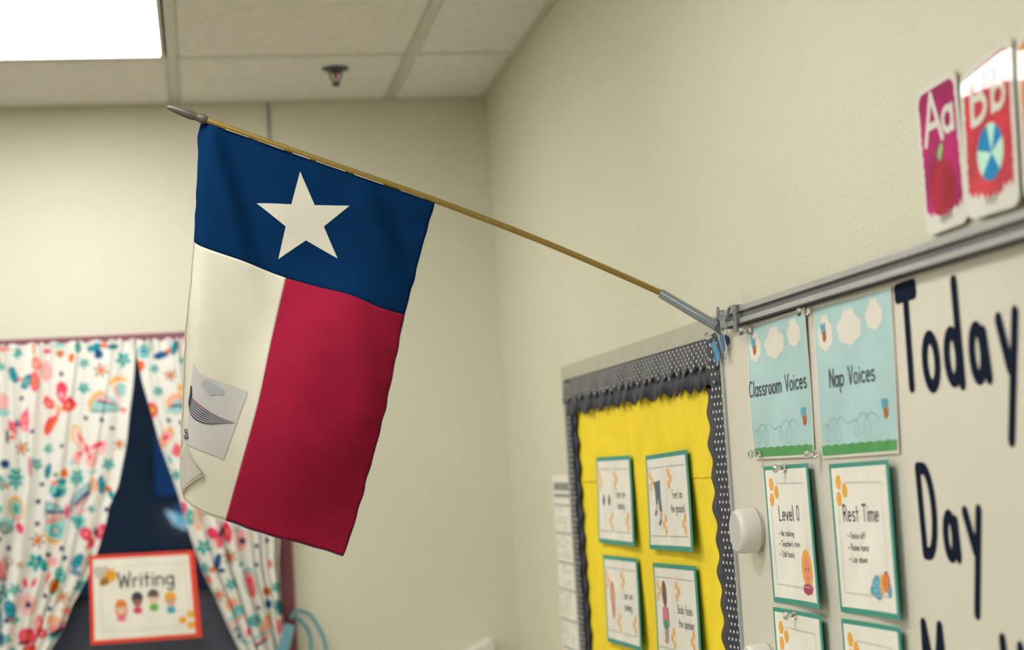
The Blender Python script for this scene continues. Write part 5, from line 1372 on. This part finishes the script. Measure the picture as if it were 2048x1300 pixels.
def fold(x, z):
    """cloth relief: distance towards the reader (-y), from position on the flag"""
    def line(x0, z0, x1, z1, w, l0=0.0, l1=1.0):
        dx, dz = x1 - x0, z1 - z0
        L2 = dx * dx + dz * dz
        tt = ((x - x0) * dx + (z - z0) * dz) / L2
        d = ((x - x0) * dz - (z - z0) * dx) / math.sqrt(L2)
        fade = 1 / (1 + math.exp(-(tt - l0) * 9)) * 1 / (1 + math.exp((tt - l1) * 9))
        return math.exp(-(d / w) ** 2) * fade
    y = 0.0
    y += 0.010 * line(-0.835, 2.215, -0.79, 2.02, 0.016, 0.0, 1.0)
    y -= 0.009 * line(-0.815, 2.20, -0.752, 2.00, 0.022, 0.1, 1.1)
    y += 0.010 * line(-0.61, 2.12, -0.555, 1.99, 0.026, 0.2, 1.0)
    y -= 0.010 * line(-0.575, 2.10, -0.52, 1.99, 0.02, 0.2, 1.0)
    # large soft belly in the red bar
    ddx, ddz = (x + 0.667 - 0.25 * (z - 1.78)) / 0.108, (z - 1.79) / 0.172
    y += 0.046 * math.exp(-(ddx * ddx + ddz * ddz) ** 1.7)
    xl = -0.852 - (2.2 - z) * 0.0926
    y -= 0.012 * math.exp(-((x - xl) / 0.013) ** 2) * (0.4 + 0.6 / (1 + math.exp(-(z - 1.98) * 30)))
    # small pulls along the hemmed outer edge
    ed = max(0.0, (-0.545 + (z - 1.905) * 0.30) - x)
    y += 0.0018 * math.sin(2 * math.pi * z / 0.058 + 20 * x) * math.exp(-ed / 0.022)
    y += 0.005 * line(-0.63, 1.95, -0.60, 1.72, 0.03, 0.0, 1.0)
    y += 0.004 * line(-0.83, 1.95, -0.86, 1.62, 0.05, 0.0, 1.0)
    y += 0.0012 * math.sin(60 * x + 25 * z) * 0.5
    # left edge curls back
    return y

def resample(pts, n):
    P = [Vector((p[0], p[1])) for p in pts]
    d = [0.0]
    for a, b_ in zip(P, P[1:]): d.append(d[-1] + (b_ - a).length)
    out = []
    for k in range(n + 1):
        s = d[-1] * k / n
        for i in range(len(P) - 1):
            if s <= d[i + 1] + 1e-9:
                f_ = (s - d[i]) / max(d[i + 1] - d[i], 1e-9); out.append(P[i].lerp(P[i + 1], f_)); break
    return out
def smooth2(pts, n=6):
    return [(p.x, p.y) for p in smoothpath([(a, b_, 0) for a, b_ in pts], n)]
def cloth(name, material, top, bottom, left, right, nu, nv, parent, extra=0.0):
    Tp, Bt = resample(smooth2(top), nu), resample(smooth2(bottom), nu)
    Lf, Rt = resample(smooth2(left), nv), resample(smooth2(right), nv)
    mb = MB(); vs = []
    for j in range(nv + 1):
        v = j / nv
        for i in range(nu + 1):
            u = i / nu
            p = Tp[i] * (1 - v) + Bt[i] * v + Lf[j] * (1 - u) + Rt[j] * u - (Tp[0] * (1 - u) * (1 - v) + Tp[nu] * u * (1 - v) + Bt[0] * (1 - u) * v + Bt[nu] * u * v)
            vs.append((p.x, YP - fold(p.x, p.y) - extra, p.y))
    mb.add(vs, [(j * (nu + 1) + i, j * (nu + 1) + i + 1, (j + 1) * (nu + 1) + i + 1, (j + 1) * (nu + 1) + i) for j in range(nv) for i in range(nu)])
    o = mb.build(name, material, parent, smooth=True)
    sd = o.modifiers.new('cloth_thickness', 'SOLIDIFY'); sd.thickness = 0.0006; sd.offset = 0
    return o
F = FLAG
F['top'][0] = (-0.8455, 2.2235); F['top'][1] = (-0.8328, 2.2192); F['top'][2] = (-0.7971, 2.2058)
F['left_blue'][0] = (-0.8455, 2.2235)
def wavy(pts, amp, pitch):
    P = resample(smooth2(pts), 40)
    out, d = [], 0.0
    for i, q in enumerate(P):
        t_ = (P[min(i + 1, 40)] - P[max(i - 1, 0)]).normalized()
        d += (q - P[max(i - 1, 0)]).length
        w_ = amp * math.sin(2 * math.pi * d / pitch) * math.sin(math.pi * i / 40) ** 0.5 * (0.6 + 0.4 * math.sin(2 * math.pi * d / (pitch * 2.7)))
        out.append((q.x - t_.y * w_, q.y + t_.x * w_))
    return out
F['right_red'] = wavy(F['right_red'], 0.0013, 0.046)
F['right_blue'] = wavy(F['right_blue'], 0.0008, 0.04)
F['bottom_red'] = wavy(F['bottom_red'], 0.0008, 0.05)
F['left_white'] = wavy(F['left_white'], 0.0007, 0.05)
F['left_blue'] = wavy(F['left_blue'], 0.0007, 0.04)
blue = cloth('blue_bar', CLOTHB, F['top'], F['seam_white'] + F['seam_red'][1:], F['left_blue'], F['right_blue'], 80, 36, flag)
white = cloth('white_bar', CLOTHW, F['seam_white'], F['bottom_white'], F['left_white'], F['seam_mid'], 40, 80, flag)
red = cloth('red_bar', CLOTHR, F['seam_red'], F['bottom_red'], F['seam_mid'], F['right_red'], 44, 80, flag)
def on_flag(mb, poly, off, mi=0, sub=6):
    """polygon draped on the cloth: fan from centroid, subdivided"""
    n = len(poly)
    cx, cz = sum(p[0] for p in poly) / n, sum(p[1] for p in poly) / n
    vs, fs = [], []
    ring = []
    for i in range(n):
        a, b_ = poly[i], poly[(i + 1) % n]
        for k in range(sub):
            ring.append((a[0] + (b_[0] - a[0]) * k / sub, a[1] + (b_[1] - a[1]) * k / sub))
    m = len(ring)
    for q in range(1, sub + 1):
        for p in ring:
            x, z = cx + (p[0] - cx) * q / sub, cz + (p[1] - cz) * q / sub
            vs.append((x, YP - fold(x, z) - off, z))
    vs.append((cx, YP - fold(cx, cz) - off, cz))
    for q in range(sub - 1):
        for i in range(m):
            fs.append((q * m + i, q * m + (i + 1) % m, (q + 1) * m + (i + 1) % m, (q + 1) * m + i))
    for i in range(m):
        fs.append((i, (i + 1) % m, sub * m))
    mb.add(vs, fs, mi)
mb = MB(); on_flag(mb, F['star'], 0.0008); mb.build('white_star', CLOTHW, blue, smooth=True)
mb = MB(); on_flag(mb, F['star'], -0.0008); mb.build('white_star', CLOTHW, blue, smooth=True)
# hems
def hem(name, material, pts, w, parent, off=0.0006, lo=0.0, hi=1.0):
    P = resample(smooth2(pts), 60)
    P = P[int(60 * lo):int(60 * hi) + 1]
    mb = MB(); mb.tube([(p.x, YP - fold(p.x, p.y) - off, p.y) for p in P], 0, flat=((0, 1, 0), w, 0.0012)); mb.build(name, material, parent, smooth=True)
hem('hem', HEMD, F['bottom_red'], 0.0022, red)
hem('hem', HEMD, F['right_red'], 0.0016, red)
hem('hem', mat('hem_navy', (0.004, 0.012, 0.05), 0.8), F['right_blue'], 0.0012, blue)
hem('hem', mat('hem_cream', (0.40, 0.36, 0.27), 0.8), F['bottom_white'], 0.0018, white)
hem('hem', mat('hem_cream2', (0.50, 0.46, 0.36), 0.8), F['left_white'], 0.0016, white, 0.0008)
# torn white edge of the sleeve showing between cloth and pole
for lo, hi in ((0.10, 0.21), (0.23, 0.36), (0.39, 0.47), (0.49, 0.62), (0.66, 0.78), (0.85, 0.95)):
    P = resample(smooth2(F['top']), 80)[int(80 * lo):int(80 * hi) + 1]
    n = len(P)
    mb = MB()
    vs = [(p.x, YP - 0.0030, p.y - 0.001) for p in P] + [(p.x + 0.0003, YP - 0.0030, p.y + 0.0004 + 0.0010 * math.sin(math.pi * i / (n - 1))) for i, p in enumerate(P)]
    mb.add(vs, [(i, i + 1, n + i + 1, n + i) for i in range(n - 1)])
    mb.build('sleeve_edge', CARDW, blue)
# the lower corner turned over
mb = MB()
fp = F['flap']
on_flag(mb, fp, 0.0035, 0, 4)
o = mb.build('folded_corner', mat('flag_white_back', (0.52, 0.48, 0.40), 0.8, transl=0.15), white, smooth=True)
sd = o.modifiers.new('cloth_thickness', 'SOLIDIFY'); sd.thickness = 0.0006
mb = MB(); mb.tube([(x, YP - fold(x, z) - 0.0043, z) for x, z in smooth2([fp[0], fp[1], fp[2], fp[3]], 4)], 0.0009, 6); mb.tube([(x, YP - fold(x, z) - 0.0043, z) for x, z in smooth2([fp[3], fp[4], fp[5], fp[6]], 4)], 0.0009, 6)
mb.build('hem', MATS['hem_cream2'], white, smooth=True)

# printed label stuck on the white bar
lt, lb = resample(smooth2(F['lab_top']), 20), resample(smooth2(F['lab_bot']), 20)
cen = (lt[10] + lb[10]) / 2
lab = thing('printed_label', (cen.x, YP - 0.004, cen.y), 'pale grey printed label with striped swoosh on the white part of the flag', 'label')
mb = MB(); vs = []
for j in range(21):
    for i in range(21):
        p = lt[i].lerp(lb[i], j / 20); vs.append((p.x, YP - fold(p.x, p.y) - 0.0012, p.y))
mb.add(vs, [(j * 21 + i, j * 21 + i + 1, (j + 1) * 21 + i + 1, (j + 1) * 21 + i) for j in range(20) for i in range(20)])
o = mb.build('label_paper', LABELP, lab, smooth=True)
mb = MB(); on_flag(mb, F['smudge'], 0.0018, 0, 3); mb.build('grey_print', SMUDGE, lab)
st_, sb = resample(smooth2(F['sw_top']), 24), resample(smooth2(F['sw_bot']), 24)
mb = MB()
NS = 13
for s in range(NS):
    vs = []
    for i in range(25):
        for q in ((s - (0.2 if s % 2 == 0 and s else 0)) / NS, (s + 1 + (0.2 if s % 2 == 0 else 0)) / NS):
            p = st_[i].lerp(sb[i], q); vs.append((p.x, YP - fold(p.x, p.y) - 0.0018, p.y))
    mb.add(vs, [(i * 2, i * 2 + 2, i * 2 + 3, i * 2 + 1) for i in range(24)], 0 if s == 0 else (1 if s % 2 else 2))
mb.build('striped_swoosh', [LABRED, LABELP, LABNAVY], lab)
mb = MB(); on_flag(mb, F['sw_navy'], 0.0019, 0, 2); mb.build('navy_corner', LABNAVY, lab)
mb = MB()
sts, tot = text_strokes('ag', 0.1)
for s in sts:
    P = [(-0.8925 + 0.0060 * p[1] + 0.0012 * p[0], 1.7455 - 0.0135 * p[0]) for p in s]
    ribbon2d(P, 0.0013, lambda a, b_, k: Vector((a, YP - fold(a, b_) - 0.0019 - k, b_)), mb)
mb.build('lettering', LABNAVY, lab)

# ------------------------------------------------------------------ blue cutouts hanging at the board corner
CX = -0.021
t = thing('paper_cutout', (CX, 2.672, 1.858), 'deep blue oval paper cutout with white outline and thin legs under the flag holder', 'cutout', 'blue paper cutouts')
oval = [(2.6905, 1.8545), (2.6835, 1.8585), (2.6745, 1.8560), (2.6635, 1.8480), (2.6560, 1.8360), (2.6540, 1.8280), (2.6580, 1.8205), (2.6640, 1.8190), (2.6720, 1.8225), (2.6810, 1.8330), (2.6880, 1.8450)]
ov = smooth2(oval + [oval[0]], 4)[:-1]
mb = MB(); mb.prism([(CX, y, z) for y, z in ov], (0.0006, 0, 0)); mb.build('white_outline', CARDW, t)
cy, cz = 2.6715, 1.838
mb = MB(); mb.prism([(CX - 0.0004, cy + (y - cy) * 0.80, cz + (z - cz) * 0.88) for y, z in ov], (0.0002, 0, 0)); mb.build('blue_face', CUTB, t)
mb = MB()
for pth in ([(2.668, 1.821), (2.667, 1.812), (2.673, 1.8065)], [(2.661, 1.820), (2.6575, 1.811), (2.652, 1.8115)]):
    ribbon2d([(p.x, p.y) for p in smoothpath([(a, b_, 0) for a, b_ in pth], 5)], 0.0045, lambda a, b_, k: Vector((CX - k, a, b_)), mb)
mb.build('white_leg', CARDW, t)
mb = MB()
for pth in ([(2.668, 1.821), (2.667, 1.812), (2.673, 1.8065)], [(2.661, 1.820), (2.6575, 1.811), (2.652, 1.8115)]):
    ribbon2d([(p.x, p.y) for p in smoothpath([(a, b_, 0) for a, b_ in pth], 5)], 0.0017, lambda a, b_, k: Vector((CX - 0.0007 - k, a, b_)), mb)
mb.build('blue_leg', CUTB, t)
mb = MB(); mb.tube(smoothpath([(CX - 0.0005, 2.690, 1.855), (CX - 0.004, 2.6955, 1.859), (CX - 0.006, 2.699, 1.864)], 4), 0.0010, 8); mb.build('hanging_wire', ALU, t)
mb = MB(); mb.prism([(-0.0225, y * 1.0, z) for y, z in ((2.7136, 1.8489), (2.7065, 1.8400), (2.6885, 1.8215), (2.6905, 1.8150), (2.7005, 1.8035), (2.7070, 1.8090), (2.7150, 1.8190), (2.7250, 1.8330), (2.7395, 1.8375), (2.7290, 1.8420), (2.7215, 1.8440))], (0.0006, 0, 0))
o = mb.build('paper_cutout', CUTL, origin=(-0.0225, 2.7, 1.83)); tag(o, 'lighter blue folded paper cutout hanging over the dotted border corner', 'cutout', 'blue paper cutouts')
mb = MB(); mb.prism([(-0.0135, y, z) for y, z in ((2.6820, 1.8510), (2.6700, 1.8490), (2.6600, 1.8440), (2.6590, 1.8370), (2.6680, 1.8330), (2.6800, 1.8350))], (0.0006, 0, 0))
o = mb.build('paper_cutout', mat('dark_blue_cardstock', (0.012, 0.075, 0.22), 0.55), origin=(-0.0135, 2.675, 1.83)); tag(o, 'dark blue paper cutout showing behind the white outlined one', 'cutout', 'blue paper cutouts')

# ------------------------------------------------------------------ the Writing sign hung on the curtains
yS = BACK_WALL_Y - 0.116
sq = [(-1.1768, 1.4905), (-0.8997, 1.4858), (-0.8891, 1.2522), (-1.1811, 1.2542)]
sh = Sheet(*[(x, yS, z) for x, z in sq], (0, -1, 0), lambda u, v: 0.001 * math.sin(3 * u))
t = thing('writing_sign', sh.center(), 'white sign reading Writing with red border, hung between the curtains', 'sign')
part('red_mat', RED, t, lambda mb: sh.panel(mb, 0, 0, 1, 1, 0, 0.001, 8, 8))
part('sign_sheet', PAPER, t, lambda mb: sh.panel(mb, 0.036, 0.048, 0.945, 0.955, 0.0004, 0.0003, 8, 8))
def sfr(mb):
    for a, b_ in (((0.30, 0.865), (0.90, 0.862)), ((0.90, 0.862), (0.905, 0.25)), ((0.80, 0.14), (0.115, 0.14)), ((0.115, 0.14), (0.10, 0.66))):
        sh.stroke(mb, [a, b_], 0.0011, 0.0007, 0, metric=False)
part('frame_line', LINEL, t, sfr)
part('lettering', mat('ink_green_black', (0.035, 0.05, 0.05), 0.5), t, lambda mb: write(sh, mb, 'Writing', 0.262, 0.625, 0.785, 0.0385, 0.0052, 0.0009))
def wbee(mb):
    sh.ellipse(mb, 0.095, 0.80, 0.014, 0.020, 30, 0.0006, 3); sh.ellipse(mb, 0.145, 0.81, 0.011, 0.016, -15, 0.0006, 3)
    sh.ellipse(mb, 0.145, 0.705, 0.017, 0.0115, 25, 0.0008, 1)
    for d in (-0.02, 0.015):
        sh.ellipse(mb, 0.145 + d, 0.705 + d * 0.6, 0.003, 0.010, -10, 0.0010, 2, 10)
    sh.ellipse(mb, 0.198, 0.765, 0.0165, 0.0165, 0, 0.0010, 0)
    sh.ellipse(mb, 0.18, 0.78, 0.002, 0.0025, 0, 0.0012, 2); sh.ellipse(mb, 0.215, 0.78, 0.002, 0.0025, 0, 0.0012, 2)
    for a, b_ in (((0.19, 0.82), (0.175, 0.86)), ((0.215, 0.82), (0.235, 0.86))):
        sh.stroke(mb, [a, b_], 0.0014, 0.0009, 2, metric=False)
part('bee_picture', [ORANGE, mat('print_ochre', (0.50, 0.25, 0.04), 0.5), BROWN, LINEL], t, wbee)
def kid(u, v, hair, skin, shirt, long_hair=False):
    def fill(mb):
        sh.poly(mb, [(u - 0.038, v - 0.150), (u - 0.04, v - 0.09), (u, v - 0.075), (u + 0.04, v - 0.09), (u + 0.038, v - 0.150), (u, v - 0.165)], 0.0006, 2, True)
        if long_hair:
            sh.ellipse(mb, u, v - 0.03, 0.0165, 0.0225, 0, 0.0005, 0)
        sh.ellipse(mb, u, v + 0.02, 0.0155, 0.0165, 0, 0.0007, 0)
        sh.ellipse(mb, u, v - 0.022, 0.0130, 0.0135, 0, 0.0009, 1)
        sh.ellipse(mb, u, v + 0.035, 0.0140, 0.0092, 0, 0.0011, 0)
        sh.ellipse(mb, u - 0.022, v - 0.02, 0.0014, 0.002, 0, 0.0012, 3); sh.ellipse(mb, u + 0.022, v - 0.02, 0.0014, 0.002, 0, 0.0012, 3)
    part('child_picture', [hair, skin, shirt, HAIRD], t, fill)
FAIR = mat('print_fair_skin', (0.80, 0.55, 0.40), 0.5)
kid(0.285, 0.40, DKORANGE, FAIR, PINK, True)
kid(0.435, 0.475, HAIRD, mat('print_mid_skin', (0.30, 0.13, 0.10), 0.5), mat('print_crimson', (0.62, 0.06, 0.13), 0.5))
kid(0.585, 0.495, HAIRB, FAIR, GREENS)
kid(0.74, 0.455, ORANGE, SKIN, BLUEW)
for u, v in ((0.838, 0.21), (0.915, 0.27), (0.912, 0.145)):
    part('hexagon_print', ORANGE, t, lambda mb: sh.hexa(mb, u, v, 0.0112, 0.0008))
bpy.context.view_layer.update()
